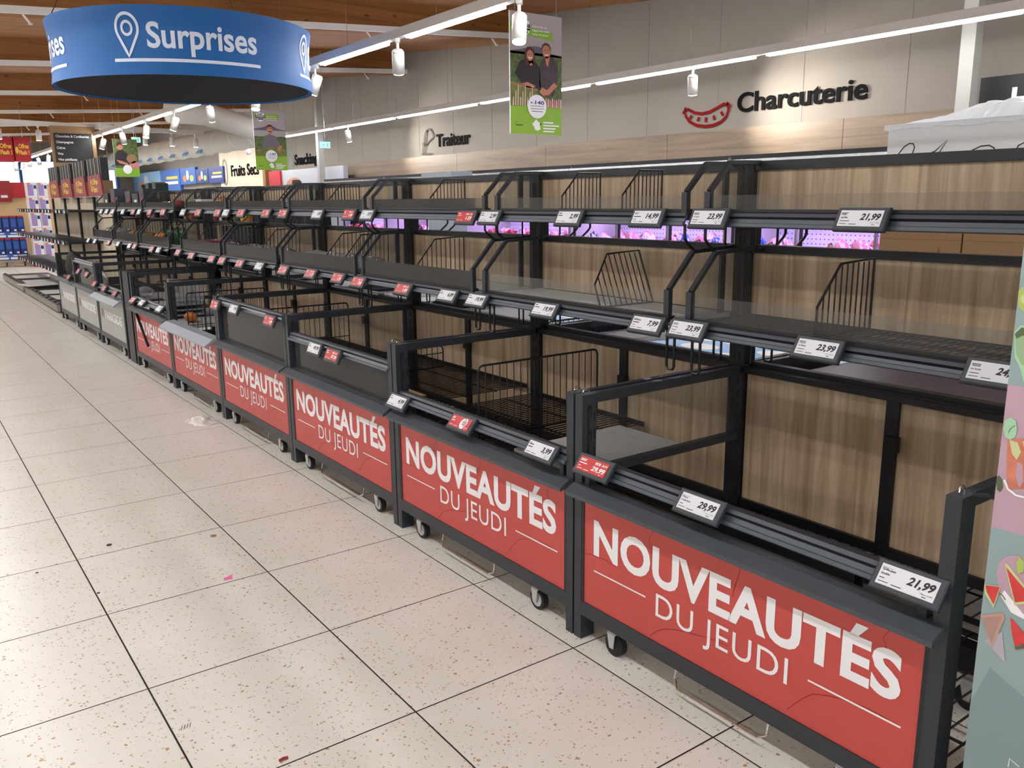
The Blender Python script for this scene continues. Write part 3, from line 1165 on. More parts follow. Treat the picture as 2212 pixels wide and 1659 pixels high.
def bin_div(Y, label, xo=XF + .07, L=.62, z0=.53, h=.30, rz=0.0, group=None):
    o = thing('basket_divider', label, 'divider', (xo, Y, z0), rz, group)
    def fn(b):
        b.tube([(0, 0, 0), (0, 0, h - .02), (.006, 0, h - .006), (.02, 0, h), (L - .02, 0, h), (L - .006, 0, h - .006), (L, 0, h - .02), (L, 0, 0)], .0045, 'black', 6)
        b.tube([(0, 0, .004), (L, 0, .004)], .004, 'black', 5)
        b.tube([(0, 0, .08), (L, 0, .08)], .0028, 'black', 5)
        n = 18
        for i in range(1, n):
            b.tube([(L * i / n, 0, .004), (L * i / n, 0, h)], .0022, 'black', 5)
    ob('wire_grid', fn, o, key='bdiv%.2f%.2f' % (L, h))
    return o


bin_div(2.715, 'black wire grid divider across the bin of the 3,99 tag', z0=.53)
bin_div(4.0, 'black wire grid divider lying in the bin of the 49,99 tag', z0=.555, h=.12)
bin_div(5.2, 'black wire grid divider in the bin with tall dusty glass', z0=.505)
bin_div(6.3, 'black wire grid divider in the bin with the tilted plate, nearer the camera aisle mouth', z0=.455, h=.33)
bin_div(6.75, 'black wire grid divider in the bin with the tilted plate, beside the stacked trays', z0=.455, h=.33)
bin_div(7.6, 'black wire grid divider in the bin with the hanging strip', z0=.485, h=.33)
for y, z in ((.865, .556), (2.115, .166), (3.24, .166), (3.36, .556), (4.50, .556)):
    bin_div(y, 'black wire divider in a bin on the far side of the gondola', xo=XS + .1, L=.62, z0=z, h=.30 if z > .4 else .5, group='dividers in the far side bins')

# ================================================================= ELECTRONIC PRICE TAGS
def case_fn(b):
    w, h = .068, .031
    pts = [(-w, -h), (w, -h), (w, h), (-w, h)]
    c = .003
    vs = []
    for z, g in ((-.012, c), (-.009, 0), (0, 0), (.003, c)):
        vs += [(x - math.copysign(g, x), y - math.copysign(g, y), z) for x, y in pts]
    fs = [(3, 2, 1, 0), (12, 13, 14, 15)]
    for l in range(3):
        for i in range(4):
            j = (i + 1) % 4
            fs.append((4 * l + i, 4 * l + j, 4 * l + 4 + j, 4 * l + 4 + i))
    b.add(vs, fs, 'tag_case')
    b.box(-.045, .045, -.014, .014, -.020, -.011, 'black')


def tag_print(price, lines, red, extra=None):
    ink = 'print_white' if red else 'ink'
    def fn(b):
        p = Plane2(b, (0, 0, .0046), (1, 0, 0), (0, 1, 0), eps=.0003)
        L, R = -.052, .052
        if extra == 'pear':
            p.ell(.018, -.001, .017, .019, 'print_white', n=20)
            p.ell(.026, .004, .012, .016, 'print_white', n=20)
            p.rect(.012, .004, .03, .006, 'screen_red', 2)
            p.rect(.012, -.004, .026, -.002, 'screen_red', 2)
        else:
            y0 = -.011 if red else -.004
            p.text(price, R, y0, .0135 if red else .0165, ink, width=.0105 * len(price) * (1 if ',' in price else 1), bold=.035, shear=.25, right=True, res=3)
            if red:
                p.rect(.006, .0075, .026, .0145, ink)
                p.text('34,99', R, .0075, .0068, ink, width=.021, bold=.02, shear=.25, right=True, res=2)
                p.text('-14%', .009, .0085, .0050, 'screen_red', 2, width=.013, bold=.02, res=2)
        y = .0125
        for i, ln in enumerate(lines):
            big = (len(lines) > 2 and i in (1, 2)) or (len(lines) <= 2 and i < 2)
            hh = .0046 if big else .0026
            if ln.startswith('~'):
                p.rect(L, y, L + float(ln[1:]), y + hh * .62, ink)
            else:
                p.text(ln, L, y, hh, ink, bold=.02 if big else 0, res=2)
            y -= hh * 1.75
        p.rect(L, -.0152, L + .020, -.0138, ink)
        p.rect(L + .026, -.0162, L + .046, -.0146, ink)
        p.text('1 Pi\u00e8ce = %s\u20ac' % price, R, -.0126, .0026, ink, right=True, res=2) if price else p.rect(R - .022, -.0126, R, -.011, ink)
        p.rect(R - .018, -.0172, R - .010, -.0158, ink)
    return fn


def price_tag(P, tilt, price, lines, red, label, group=None, extra=None, yaw=0.0):
    a = radians(tilt)
    o = thing('price_tag', label, 'price tag', (0, 0, 0), 0, group)
    u = Vector((-sin(yaw), -cos(yaw), 0))
    v = Vector((sin(a) * cos(yaw), -sin(a) * sin(yaw), cos(a)))
    n = u.cross(v)
    o.matrix_world = Matrix(((u.x, v.x, n.x, P[0]), (u.y, v.y, n.y, P[1]), (u.z, v.z, n.z, P[2]), (0, 0, 0, 1)))
    o.matrix_world = o.matrix_world @ Matrix.Scale(1.18, 4)
    ob('case', case_fn, o, key='tagcase')
    s = ob('screen', lambda b: b.box(-.056, .056, -.0205, .0205, .002, .0045, 'screen_red' if red else 'screen_white'), o, key='tagscr%d' % red)
    ob('print', tag_print(price, lines, red, extra), s, key='tp%s%s%s%s' % (price, lines, red, extra))['kind'] = 'stuff'
    return o


XT = XS - .277 - .034          # face of the top rail
XM = XS - .352 - .042
XB = XF - .010
COLN = {True: 'red', False: 'white'}


def put(px, py, X_, tilt, price, red, label, lines=('~.016', '~.022'), off=.022, group=None, extra=None):
    q = atX(px, py, X_)
    a = radians(tilt)
    P = (X_ - cos(a) * off * .6, q.y, q.z)
    price_tag(P, tilt, price, lines, red, label, group, extra)


# top rail
for px, py, pr, red, ln, lab in (
        (1865, 473, '21,99', False, ('~.018', 'Po\u00eale', '\u00e0 griller', '~.026'), 'white tag reading 21,99 on the top rail, in front of the brown cartons'),
        (1535, 471, '23,99', False, ('~.018', 'Faitout', 'en fonte', '~.02'), 'white tag reading 23,99 on the top rail above two bent support wires'),
        (1402, 470, '14,99', False, ('~.018', 'Wok', '~.03', '~.014'), 'white tag reading 14,99 near the end of the top rail'),
        (1233, 470, '2,99', False, ('~.016', '~.022'), 'white tag reading 2,99 on the top rail below the pair of wire dividers'),
        (1061, 469, '2,99', False, ('~.016', '~.022'), 'white tag reading 2,99 on the top rail, almost touching a red tag'),
        (1010, 469, '1,59', True, ('~.02', '~.026'), 'red tag on the top rail almost touching a white 2,99 tag'),
        (797, 464, '5,89', False, ('~.014', '~.024'), 'white tag reading 5,89 on the top rail beside an end frame'),
        (758, 463, '1,89', True, ('~.016', '~.02'), 'red tag on the top rail beside the white 5,89 tag'),
        (689, 463, '1,89', False, ('~.016', '~.02'), 'white tag on the top rail closest to the bald man')):
    put(px, py, XT, 26, pr, red, lab, ln)
for px, red in ((615, True), (578, True), (524, True), (491, False), (473, True), (431, True), (398, False), (355, True), (326, True), (303, False), (290, True), (268, False), (246, False), (233, False), (221, False)):
    put(px, 461 - (615 - px) * .011, XT, 26, '1,99', red, 'small %s price tag on the top rail beyond the bald man' % COLN[red], group='%s tags on the far top rail' % COLN[red])
# middle rail
for px, py, pr, red, ln, lab in (
        (2158, 806, '24,99', False, ('~.018', 'Faitout', 'en fonte', '~.02'), 'white tag half hidden by the fruit display, reading Faitout en fonte'),
        (1770, 753, '23,99', False, ('~.018', 'Faitout', 'en fonte', '~.02'), 'white tag reading 23,99 below the upright divider on the wire grid shelf'),
        (1488, 711, '23,99', False, ('~.018', 'Faitout', 'en fonte', '~.02'), 'white tag reading 23,99 at the middle rail joint beside the 7,99 tag'),
        (1400, 700, '7,99', False, ('~.018', '~.03', '~.026', '~.014'), 'white tag reading 7,99 at the end of a middle rail'),
        (1180, 669, '19,99', False, ('~.014', '~.026'), 'white tag reading 19,99 in the middle of a middle rail'),
        (1033, 648, '19,99', False, ('~.014', '~.026'), 'white tag reading 19,99 under an end frame of the middle shelf'),
        (970, 638, '6,89', False, ('~.014', '~.024'), 'white tag reading 6,89 on the middle rail beside a 19,99 tag'),
        (874, 624, '1,89', True, ('~.02', '~.018'), 'red tag on the middle rail, the first red one after the 6,89 tag'),
        (777, 609, '7,89', True, ('~.02', '~.018'), 'red tag on the middle rail beside an end frame, above a pale metal plate')):
    put(px, py, XM, 32, pr, red, lab, ln)
for px, py, red in ((733, 600, True), (674, 591, True), (615, 583, True), (563, 575, False), (521, 569, True), (482, 563, True), (460, 559, True), (416, 552, True), (387, 545, True), (345, 540, False), (330, 538, True), (293, 532, True), (282, 531, False), (257, 527, False), (237, 524, True), (207, 521, False), (193, 519, False)):
    put(px, py, XM, 32, '1,79', red, 'small %s price tag on the middle rail beyond the pale metal plate' % COLN[red], group='%s tags on the far middle rail' % COLN[red])
# bins
for px, py, pr, red, ln, ex, lab in ((1287, 1008, '29,99', True, ('~.024', '~.022', '~.03', '~.01'), None, 'red price tag showing 29,99 beside the bin post'),
                                     (1515, 1092, '29,99', False, ('Kitchen Tools', 'Plaque', '\u00e0 induction', '~.01'), None, 'white price tag showing 29,99, Plaque \u00e0 induction'),
                                     (1967, 1257, '21,99', False, ('Kitchen Tools', 'Grille-pain', 'double', '~.01'), None, 'white price tag showing 21,99, Grille-pain double'),
                                     (863, 867, '4,99', False, ('~.01', '~.016'), None, 'white price tag showing 4,99 beside the bin post'),
                                     (1001, 913, '', True, ('~.014', '~.014', '~.02'), 'pear', 'red price tag with a white blob picture on the bin rail'),
                                     (1172, 972, '3,99', False, ('~.01', '~.02', '~.02'), None, 'white price tag showing 3,99 on the bin rail')):
    put(px, py, XB, 38, pr, red, lab, ln, extra=ex)
for px, py, pr, red, lab in ((684, 752, '49,99', False, 'white price tag showing 49,99 on the raised bin rail'), (723, 767, '37,99', True, 'red price tag showing 37,99 next to the 49,99 tag'),
                             (468, 658, '4,99', True, 'pale red price tag on the corner of the tall glass bin'), (509, 667, '3,99', False, 'white price tag showing 3,99 on the tall glass bin'),
                             (586, 692, '1,99', True, 'red price tag showing 1,99 on the tall glass bin')):
    put(px, py, XF - .022, 22, pr, red, lab, ('~.016', '~.022'))
for px, py, red, lab in ((289, 648, True, 'red price tag on the bin with the hanging strip'), (309, 654, False, 'white price tag beside the red one on the bin with the hanging strip'), (347, 667, False, 'white price tag nearest the tilted plate on the bin with the hanging strip')):
    put(px, py, XB, 45, '5,99', red, lab)
for px, py in ((150, 599), (171, 586), (189, 593), (206, 613), (227, 623), (250, 634)):
    put(px, py, XB, 35, '6,99', True, 'small red price tag on a grey bin', group='red tags on the grey bins')

# ================================================================= RING SIGN
RC = CAM + ray(407, 198) * 7.5
RR, RH = 1.067, .495
ring = thing('ring_sign', 'large round blue hanging sign reading Surprises', 'sign', (RC.x, RC.y, RC.z))
RA = atan2(-RC.y, -RC.x)            # direction towards the aisle mouth


def ring_r(z):
    k = z / RH
    return RR * (1.0 - .022 * sin(pi * k) + .012 * k)


def ring_fn(b):
    n, L = 96, 8
    vs = []
    for j in range(L + 1):
        z = RH * j / L
        for i in range(n):
            a = 2 * pi * i / n
            vs.append((ring_r(z) * cos(a), ring_r(z) * sin(a), z))
    fs = [(j * n + i, j * n + (i + 1) % n, (j + 1) * n + (i + 1) % n, (j + 1) * n + i) for j in range(L) for i in range(n)]
    b.add(vs, fs, 'ring_blue')


ob('ring_band', ring_fn, ring, smooth=True)


def rin(b):
    n = 64
    vs, fs = [], []
    for z in (.012, RH - .01):
        vs += [((RR - .035) * cos(2 * pi * i / n), (RR - .035) * sin(2 * pi * i / n), z) for i in range(n)]
    b.add(vs, [((i + 1) % n, i, n + i, n + (i + 1) % n) for i in range(n)], 'ring_inner')
    b.add([(RR * .998 * cos(2 * pi * i / n), RR * .998 * sin(2 * pi * i / n), .004) for i in range(n)] + [((RR - .035) * cos(2 * pi * i / n), (RR - .035) * sin(2 * pi * i / n), .012) for i in range(n)],
          [((i + 1) % n, i, n + i, n + (i + 1) % n) for i in range(n)], 'ring_blue')
    b.add([((RR - .034) * cos(2 * pi * i / n), (RR - .034) * sin(2 * pi * i / n), .014) for i in range(n)], [tuple(range(n))[::-1]], 'ring_inner')


tag(ob('inner_lining', rin, ring), 'black underside')
for gi, off in enumerate((0, 88, -88, 180)):
    def fnr(x, y, e, off=off):
        a = RA + radians(off) + (x * .80 + .03) / RR
        y = .012 + y * .93
        r = ring_r(y) + .003 + e
        return Vector((r * cos(a), r * sin(a), y))
    b = MB()
    p = Plane2(b, (0, 0, 0), (1, 0, 0), (0, 1, 0), fn=fnr)
    z0 = .10
    N = 40
    p.stroke([(-.70 + 1.41 * i / N, z0) for i in range(N + 1)], .026, 'ring_text')
    # map pin
    cx, cy, r = -.555, .345, .105
    pin = arc(cx, cy, r, r * 1.05, -28, 208, 28) + [(cx - .02, z0 + .065), (cx, z0 + .03), (cx + .02, z0 + .065)]
    p.stroke(pin, .024, 'ring_text', closed=True)
    p.stroke(arc(cx, cy, .048, .05, 0, 345, 20), .022, 'ring_text', closed=True)
    # letters are cut finely enough to follow the curve
    p.text('Surprises', -.375, .20, .20, 'ring_text', width=1.06, bold=.022, res=4)
    o = ob('lettering', b, ring)
    tag(o, 'white Surprises lettering with map pin' if gi == 0 else None)
for i in range(3):
    a = RA + .5 + 2.1 * i
    ob('hanger_wire', lambda b: b.tube([(RR * cos(a), RR * sin(a), RH), (RR * .7 * cos(a), RR * .7 * sin(a), roof_z(RC.x + RR * .7 * cos(a), RC.y + RR * .7 * sin(a)) - RC.z)], .004, 'steel', 4), ring)

# ================================================================= WALL LETTERING
def wall_sign(name, label, body, yl, yr, zb, cap, bold=.02, X_=XW + .008, shear=0.0):
    o = thing(name, label, 'lettering', (X_, yl, zb))
    full = max(v[0] for v in text_mesh(body, bold, shear, 5)[0])
    for wi, word in enumerate(body.split(' ')):
        wall_word(o, word, (yl - yr) / full, cap, bold, shear, 0 if wi == 0 else (yl - yr) - max(v[0] for v in text_mesh(word, bold, shear, 5)[0]) * (yl - yr) / full)
    return o


def wall_word(o, body, kx, cap, bold, shear, x0):
    b = MB()
    p = Plane2(b, (0, -x0, 0), U_AISLE, V_UP, eps=.006)
    vs, fs = text_mesh(body, bold, shear, 5)
    ky = cap / .73
    p.raw([(x * kx, y * ky) for x, y in vs], fs, 'lettering', 2)
    # thickness of the letters
    ed = {}
    for f in fs:
        for i in range(len(f)):
            e = (f[i], f[(i + 1) % len(f)])
            ed[e] = 1
    for (a, c) in list(ed):
        if (c, a) not in ed:
            b.add([p.P(vs[a][0] * kx, vs[a][1] * ky, 2), p.P(vs[c][0] * kx, vs[c][1] * ky, 2), p.P(vs[c][0] * kx, vs[c][1] * ky, 0), p.P(vs[a][0] * kx, vs[a][1] * ky, 0)], [(3, 2, 1, 0)], 'lettering')
    ob('letters', b, o)


ws = wall_sign('wall_lettering', 'black Charcuterie lettering with a red sausage drawing on the wall', 'Charcuterie', 6.644, 5.036, 2.405, .212)


def sausage(b):
    p = Plane2(b, (0, 0, 0), U_AISLE, V_UP, eps=.004)
    def W(cx, cy):
        q = atX(1200 + cx / 2.186, cy / 2.186, XW)
        return (6.644 - q.y, q.z - 2.405)
    w = .036
    p.stroke([W(*q) for q in ((625, 517), (655, 533), (690, 537), (725, 529), (760, 510), (795, 490), (812, 500), (815, 520), (805, 550), (780, 575), (745, 591), (705, 597), (665, 592), (632, 575), (613, 548), (608, 525))], w, 'sausage_red', closed=True)
    for q in (((614, 522), (600, 536)), ((614, 522), (612, 507)), ((808, 494), (826, 504)), ((808, 494), (815, 482))):
        p.stroke([W(*t) for t in q], w, 'sausage_red', 2)
    for q in (((641, 544), (632, 563)), ((676, 553), (670, 573)), ((710, 554), (708, 576)), ((745, 545), (749, 566)), ((780, 527), (790, 545))):
        p.stroke([W(*t) for t in q], w, 'sausage_red')


tag(ob('sausage_icon', sausage, ws), 'red outline sausage')
wt = wall_sign('wall_lettering', 'black Traiteur lettering with a grey dish drawing on the wall', 'Traiteur', 13.232, 12.155, 2.375, .215)


def dish(b):
    p = Plane2(b, (0, .54, -.10), U_AISLE, V_UP, eps=.004)
    w = .03
    p.stroke(arc(.28, .20, .17, .21, 200, 20, 16), w, 'taupe_icon')
    p.stroke([(.12, .13), (.44, .27)], w, 'taupe_icon')
    p.stroke([(.22, .40), (.17, .22), (.20, .12)], w, 'taupe_icon')
    for i in range(3):
        p.stroke([(.04 + .05 * i, .20), (.06 + .05 * i, .12), (.04 + .05 * i, .06), (.06 + .05 * i, 0)], w * .8, 'taupe_icon')
    p.stroke([(0, .0), (.38, -.01)], w, 'taupe_icon')


tag(ob('dish_icon', dish, wt), 'taupe outline of a serving dish')
wsn = wall_sign('wall_lettering', 'black Snacking lettering with a green round face drawing', 'Snacking', 19.668, 18.359, 2.30, .24)


def face(b):
    p = Plane2(b, (0, .46, -.08), U_AISLE, V_UP, eps=.004)
    p.stroke(arc(.18, .18, .19, .22, 0, 345, 24), .03, 'green_icon', closed=True)
    p.stroke(arc(.18, .16, .10, .08, 190, 350, 10), .026, 'green_icon')
    for x in (.10, .24):
        p.stroke([(x, .22), (x, .30)], .026, 'green_icon')


tag(ob('face_icon', face, wsn), 'green outline of a round face')
wf = wall_sign('wall_lettering', 'dark Fruits Secs lettering on the cream board', 'Fruits Secs', 24.15, 22.0, 2.16, .30, X_=XW - .03)
ob('backing_board', lambda b: b.box(.004, .02, -2.9, 1.0, -1.0, .75, 'beige_panel'), wf)
ob('nut_icon', lambda b: Plane2(b, (0, .75, 0), U_AISLE, V_UP, eps=.004).stroke(arc(.2, .12, .2, .34, 0, 345, 20), .05, 'taupe', 1, True), wf)
hy = atX(2118, 205, XW - .13)
hs = thing('black_sign', 'black wall sign with white capital letters behind the wrapped boxes', 'sign', (XW - .13, hy.y, 2.19))
ob('board', lambda b: b.box(-.02, .0, -1.6, 0, -.06, .26, 'ink'), hs)
for ch_, x_ in (('H', .27), ('I', .47)):
    ob('letter', lambda b: Plane2(b, (-.021, 0, 0), U_AISLE, V_UP).text(ch_, x_, -.03, .19, 'print_white', bold=.03), hs)

# ================================================================= HANGING POSTERS
mat('p_sky', srgb(168, 160, 162), .6)
mat('p_hill', srgb(96, 92, 108), .6)
mat('p_field', srgb(82, 98, 52), .6, noise=.5, scale=26)
mat('p_field2', srgb(112, 118, 58), .6, noise=.3, scale=22)
mat('p_dark', srgb(34, 28, 36), .6)
mat('p_plaid', srgb(66, 54, 62), .6, noise=.35, scale=60)
mat('p_grey', srgb(110, 104, 110), .6)
mat('p_skin', srgb(186, 122, 96), .6)
mat('p_hair', srgb(70, 42, 38), .6)
mat('p_leek', srgb(206, 186, 168), .6)
mat('p_radish', srgb(206, 130, 140), .6)
mat('p_crate', srgb(150, 116, 84), .6)


def poster(label, Y, pxl, pxr, ytl, ybl, kind, cut=1.0):
    a, c = atY(pxl, ybl, Y), atY(pxr, ybl, Y)
    W = c.x - a.x
    Hh = atY(pxl, ytl, Y).z - a.z
    o = thing('hanging_poster', label, 'poster', (a.x, Y, a.z))
    ob('board', lambda b: b.box(0, W, 0, .012, 0, Hh, 'print_white'), o)
    b = MB()
    p = Plane2(b, (0, -.0015, 0), (W, 0, 0), (0, 0, Hh), eps=.0012)
    p.rect(0, 0, 1, .235, 'green_print')
    p.rect(0, .235, 1, 1, 'p_sky')
    if kind in ('pair', 'man'):
        p.rect(0, .235, 1, .68 if kind == 'pair' else .56, 'p_field', 2)
        p.poly([(0, .68), (.2, .70), (.45, .735), (.62, .73), (.75, .69), (1, .67), (1, .66), (0, .66)], 'p_hill', 2)
        p.poly([(0, .90), (.82, .86), (.80, .82), (.82, .79), (.3, .82), (0, .84)] if kind == 'pair' else [(.05, .93), (.82, .93), (.82, .85), (.05, .85)], 'green_print', 3)
        # black logo stack on the outline of a country
        p.poly([(.10, .93), (.22, .955), (.36, .93), (.36, .84), (.30, .82), (.22, .795), (.14, .83)], 'print_white', 4)
        p.text('Lidl', .15, .912, .030, 'ink', 5, width=.13, bold=.03)
        p.rect(.08, .878, .37, .905, 'ink', 5)
        p.text('SOUTIENT', .10, .882, .018, 'print_white', 6, width=.25, bold=.02)
        p.rect(.10, .856, .37, .872, 'ink', 5)
        p.rect(.15, .832, .33, .850, 'ink', 5)
        for i, (tx, wd) in enumerate((('Des fruits et', .28), ('l\u00e9gumes frais', .33), ('tous les jours', .31))):
            p.text(tx, .42, .888 - .031 * i, .016, 'print_white', 5, width=wd, bold=.02)
    if kind == 'pair':
        # woman
        p.poly([(.08, .50), (.18, .60), (.30, .63), (.46, .62), (.56, .56), (.58, .40), (.50, .33), (.30, .37), (.22, .42)], 'p_dark', 4)
        p.poly([(.26, .58), (.27, .68), (.31, .72), (.38, .73), (.45, .70), (.47, .62), (.45, .56), (.40, .60), (.34, .57), (.30, .56)], 'p_hair', 5)
        p.ell(.37, .655, .065, .045, 'p_skin', 6)
        p.poly([(.33, .62), (.42, .62), (.45, .58), (.37, .57)], 'p_skin', 5)
        p.stroke([(.335, .64), (.37, .632), (.405, .64)], .008, 'print_white', 7)
        for x in (.345, .395):
            p.ell(x, .665, .009, .004, 'ink', 7, 8)
        # man
        p.poly([(.55, .42), (.56, .60), (.64, .65), (.80, .66), (.91, .61), (.93, .50), (.86, .40), (.84, .33), (.60, .33)], 'p_plaid', 4)
        p.ell(.69, .705, .085, .06, 'p_skin', 5)
        p.poly([(.605, .715), (.61, .75), (.66, .772), (.73, .768), (.775, .735), (.77, .69), (.755, .735), (.70, .755), (.64, .748)], 'p_hair', 6)
        p.poly([(.66, .66), (.76, .66), (.72, .57), (.68, .60)], 'p_skin', 5)
        p.stroke([(.655, .675), (.69, .667), (.725, .678)], .008, 'print_white', 7)
        for x in (.66, .72):
            p.ell(x, .715, .010, .004, 'ink', 7, 8)
        p.poly([(.84, .45), (.90, .42), (.74, .34), (.62, .33), (.55, .36), (.60, .40), (.70, .38)], 'p_skin', 6)
        p.poly([(.20, .42), (.32, .435), (.46, .41), (.46, .385), (.30, .39)], 'p_skin', 6)
        p.poly([(0, .43), (.52, .38), (.52, .235), (0, .235)], 'p_field2', 5)
        p.poly([(0, .43), (.52, .385), (.52, .365), (0, .41)], 'p_crate', 6)
        for i in range(9):
            x = .03 + .045 * i
            p.poly([(x, .235), (x + .024, .235), (x + .03, .30 + .05 * ((i * 7) % 3)), (x + .014, .31 + .05 * ((i * 7) % 3))], 'p_leek', 7)
        for i in range(9):
            x = .62 + .042 * i
            p.poly([(x, .235), (x + .035, .235), (x + .03, .29 + .012 * ((i * 5) % 3)), (x + .005, .31)], 'p_radish' if i % 2 else 'p_leek', 7)
    elif kind == 'man':
        p.poly([(.20, .235), (.26, .46), (.34, .57), (.48, .60), (.66, .57), (.78, .46), (.82, .30), (.74, .24)], 'p_grey', 4)
        p.ell(.50, .69, .10, .055, 'p_skin', 5)
        p.poly([(.40, .69), (.40, .735), (.48, .76), (.57, .75), (.61, .72), (.60, .69), (.56, .72), (.45, .72)], 'p_hair', 6)
        p.poly([(.45, .65), (.56, .65), (.55, .60), (.46, .60)], 'p_skin', 5)
        for x in (.46, .54):
            p.ell(x, .695, .012, .005, 'ink', 7, 8)
        p.stroke([(.46, .665), (.5, .66), (.54, .666)], .008, 'print_white', 7)
        p.poly([(0, .235), (0, .34), (.3, .36), (.7, .40), (1, .34), (1, .235)], 'p_field2', 5)
        p.poly([(.70, .36), (.80, .42), (.86, .40), (.76, .30)], 'p_skin', 6)
    else:
        p.rect(0, .235, 1, 1, 'p_field', 2)
        p.poly([(0, .30), (.05, .62), (.3, .74), (.55, .62), (.6, .35), (.5, .3)], 'p_dark', 3)
        p.ell(.27, .80, .13, .09, 'p_skin', 4)
        p.poly([(.13, .80), (.14, .90), (.3, .93), (.42, .88), (.40, .82), (.3, .86)], 'p_hair', 5)
        p.poly([(.08, .45), (.3, .42), (.55, .36), (.54, .30), (.2, .36)], 'p_skin', 4)
        p.ell(.72, .48, .22, .12, 'p_crate', 4)
        p.poly([(.5, .235), (1, .235), (1, .40), (.8, .43), (.6, .34)], 'p_radish', 4)
    p.ell(.50, .235 if kind != 'far' else .20, .185, .100 if kind != 'far' else .12, 'print_white', 8, 28)
    if kind != 'far':
        p.text('140', .46, .255, .030, 'navy', 9, width=.18, bold=.03)
        p.text('+', .37, .255, .022, 'navy', 9, width=.04, bold=.04)
        p.text('DE', .415, .257, .009, 'navy', 9, width=.035)
        for i, wd in enumerate((.26, .26, .22)):
            p.rect(.5 - wd / 2, .236 - .022 * i, .5 + wd / 2, .241 - .022 * i, 'taupe' if i < 2 else 'navy', 9)
        p.poly([(.46, .055), (.41, .09), (.44, .10), (.49, .128), (.54, .105), (.575, .10), (.565, .07), (.575, .045), (.52, .032), (.46, .04)], 'print_white', 2)
        p.ell(.575, .090, .014, .012, 'ink', 3, 10)
        for i, wd in enumerate((.20, .32, .25, .22)):
            p.rect(.63, .098 - .025 * i, .63 + wd, .110 - .025 * i, 'print_white', 2)
        p.text('57', .09, .092, .012, 'ink', 2, width=.04)
        p.rect(.09, .07, .23, .077, 'ink', 2)
    ob('print', b, o)
    ob('hanger_wire', lambda b: (b.tube([(W * .1, .006, Hh), (W * .1, .006, roof_z(a.x, Y) - a.z)], .003, 'steel', 4), b.tube([(W * .9, .006, Hh), (W * .9, .006, roof_z(a.x + W, Y) - a.z)], .003, 'steel', 4)), o)
    return o


poster('hanging poster of a smiling pair of growers with a white egg reading 140', 6.5, 1103, 1212.5, 22, 288, 'pair')
poster('hanging poster of one grower in a grey jumper with a white egg reading 140', 12.9, 554, 621.5, 236, 367, 'man')
poster('distant hanging poster of hands over produce with a blank white circle', 18.8, 251, 303, 300, 382, 'far')
# exit signs
mat('exit_green', srgb(120, 210, 205), .5, emit=((.35, .8, .75, 1), .9))
for lab, Y, px, py in (('lit green exit sign hanging left of the Traiteur lettering', 13.4, 703, 313), ('lit green exit sign hanging under the far duct', 19.2, 294, 302)):
    q = atY(px, py, Y)
    e = thing('exit_sign', lab, 'exit sign', (q.x, Y, q.z))
    ob('box', lambda b: b.box(-.085, .085, 0, .03, -.05, .05, 'exit_green'), e, key='exbox')
    def ep(b):
        p = Plane2(b, (0, -.001, 0), (1, 0, 0), (0, 0, 1))
        p.poly([(-.06, .01), (-.03, .01), (-.03, .03), (-.01, 0), (-.03, -.03), (-.03, -.01), (-.06, -.01)], 'print_white')
        p.rect(.02, -.035, .055, .035, 'print_white')
    ob('pictogram', ep, e, key='expic')
    ob('hanger_wire', lambda b: b.tube([(0, .015, .05), (0, .015, roof_z(q.x, Y) - q.z)], .003, 'steel', 4), e)

# ================================================================= CHILLERS ALONG THE WALL
CX0, CX1 = 7.02, 7.94
for k in range(6):
    y0 = .9 + 2.5 * k
    names = ['behind the wrapped boxes', 'under the Charcuterie lettering', 'between the sausage drawing and the Traiteur lettering', 'next to the Traiteur lettering', 'under the Traiteur lettering', 'left of the Traiteur lettering', 'beside the white column']
    t = thing('wall_chiller', 'violet-lit wall chiller ' + names[k], 'chiller', (CX0, y0 + 1.25, 0))
    D = CX1 - CX0
    ob('base', lambda b: b.box(0, D, -1.245, 1.245, 0, .34, 'anthracite_dark'), t, key='chb')
    ob('back_panel', lambda b: b.box(D - .06, D, -1.245, 1.245, .34, 1.86, 'perforated'), t, key='chp')
    ob('side_panel', lambda b: b.box(.02, D, -.012, .012, .34, 1.86, 'offwhite'), t, (0, -1.233, 0), key='chs')
    ob('canopy', lambda b: (b.box(.02, D, -1.245, 1.245, 1.83, 1.875, 'anthracite_dark'), b.box(.0, .06, -1.245, 1.245, 1.735, 1.79, 'black'), b.box(.0, .05, -1.245, 1.245, 1.69, 1.73, 'anthracite_dark')), t, key='chc')
    ob('canopy_rail', lambda b: b.box(-.03, .0, -1.245, 1.245, 1.785, 1.83, 'steel'), t, key='chr')
    ob('light_strip', lambda b: b.box(.07, .12, -1.2, 1.2, 1.80, 1.825, 'led_violet'), t, key='chl')
    for z in (.42, .90, 1.30):
        ob('shelf', lambda b: b.box(.18 if z < 1.2 else .42, D - .06, -1.235, 1.235, z - .02, z, 'offwhite'), t, key='chsh%.1f' % z)
        ob('price_strip', lambda b: b.box(-.014, 0, -1.235, 1.235, z - .035, z + .012, 'anthracite_dark'), t, (.18 if z < 1.2 else .42, 0, 0), key='chps%.1f' % z)
        if z > 1.2:
            ob('light_strip', lambda b: b.box(.44, .47, -1.2, 1.2, z - .03, z - .02, 'led_violet'), t, key='chl2')
    for y in (-1.22, -.41, .41):
        ob('door_mullion', lambda b: b.box(0, .03, -.012, .012, .34, 1.74, 'steel'), t, (0, y, 0), key='chm')
    for y in (-.49, .33, 1.14):
        ob('door_handle', lambda b: b.box(-.04, -.015, -.012, .012, .95, 1.35, 'black'), t, (0, y, 0), key='chh')
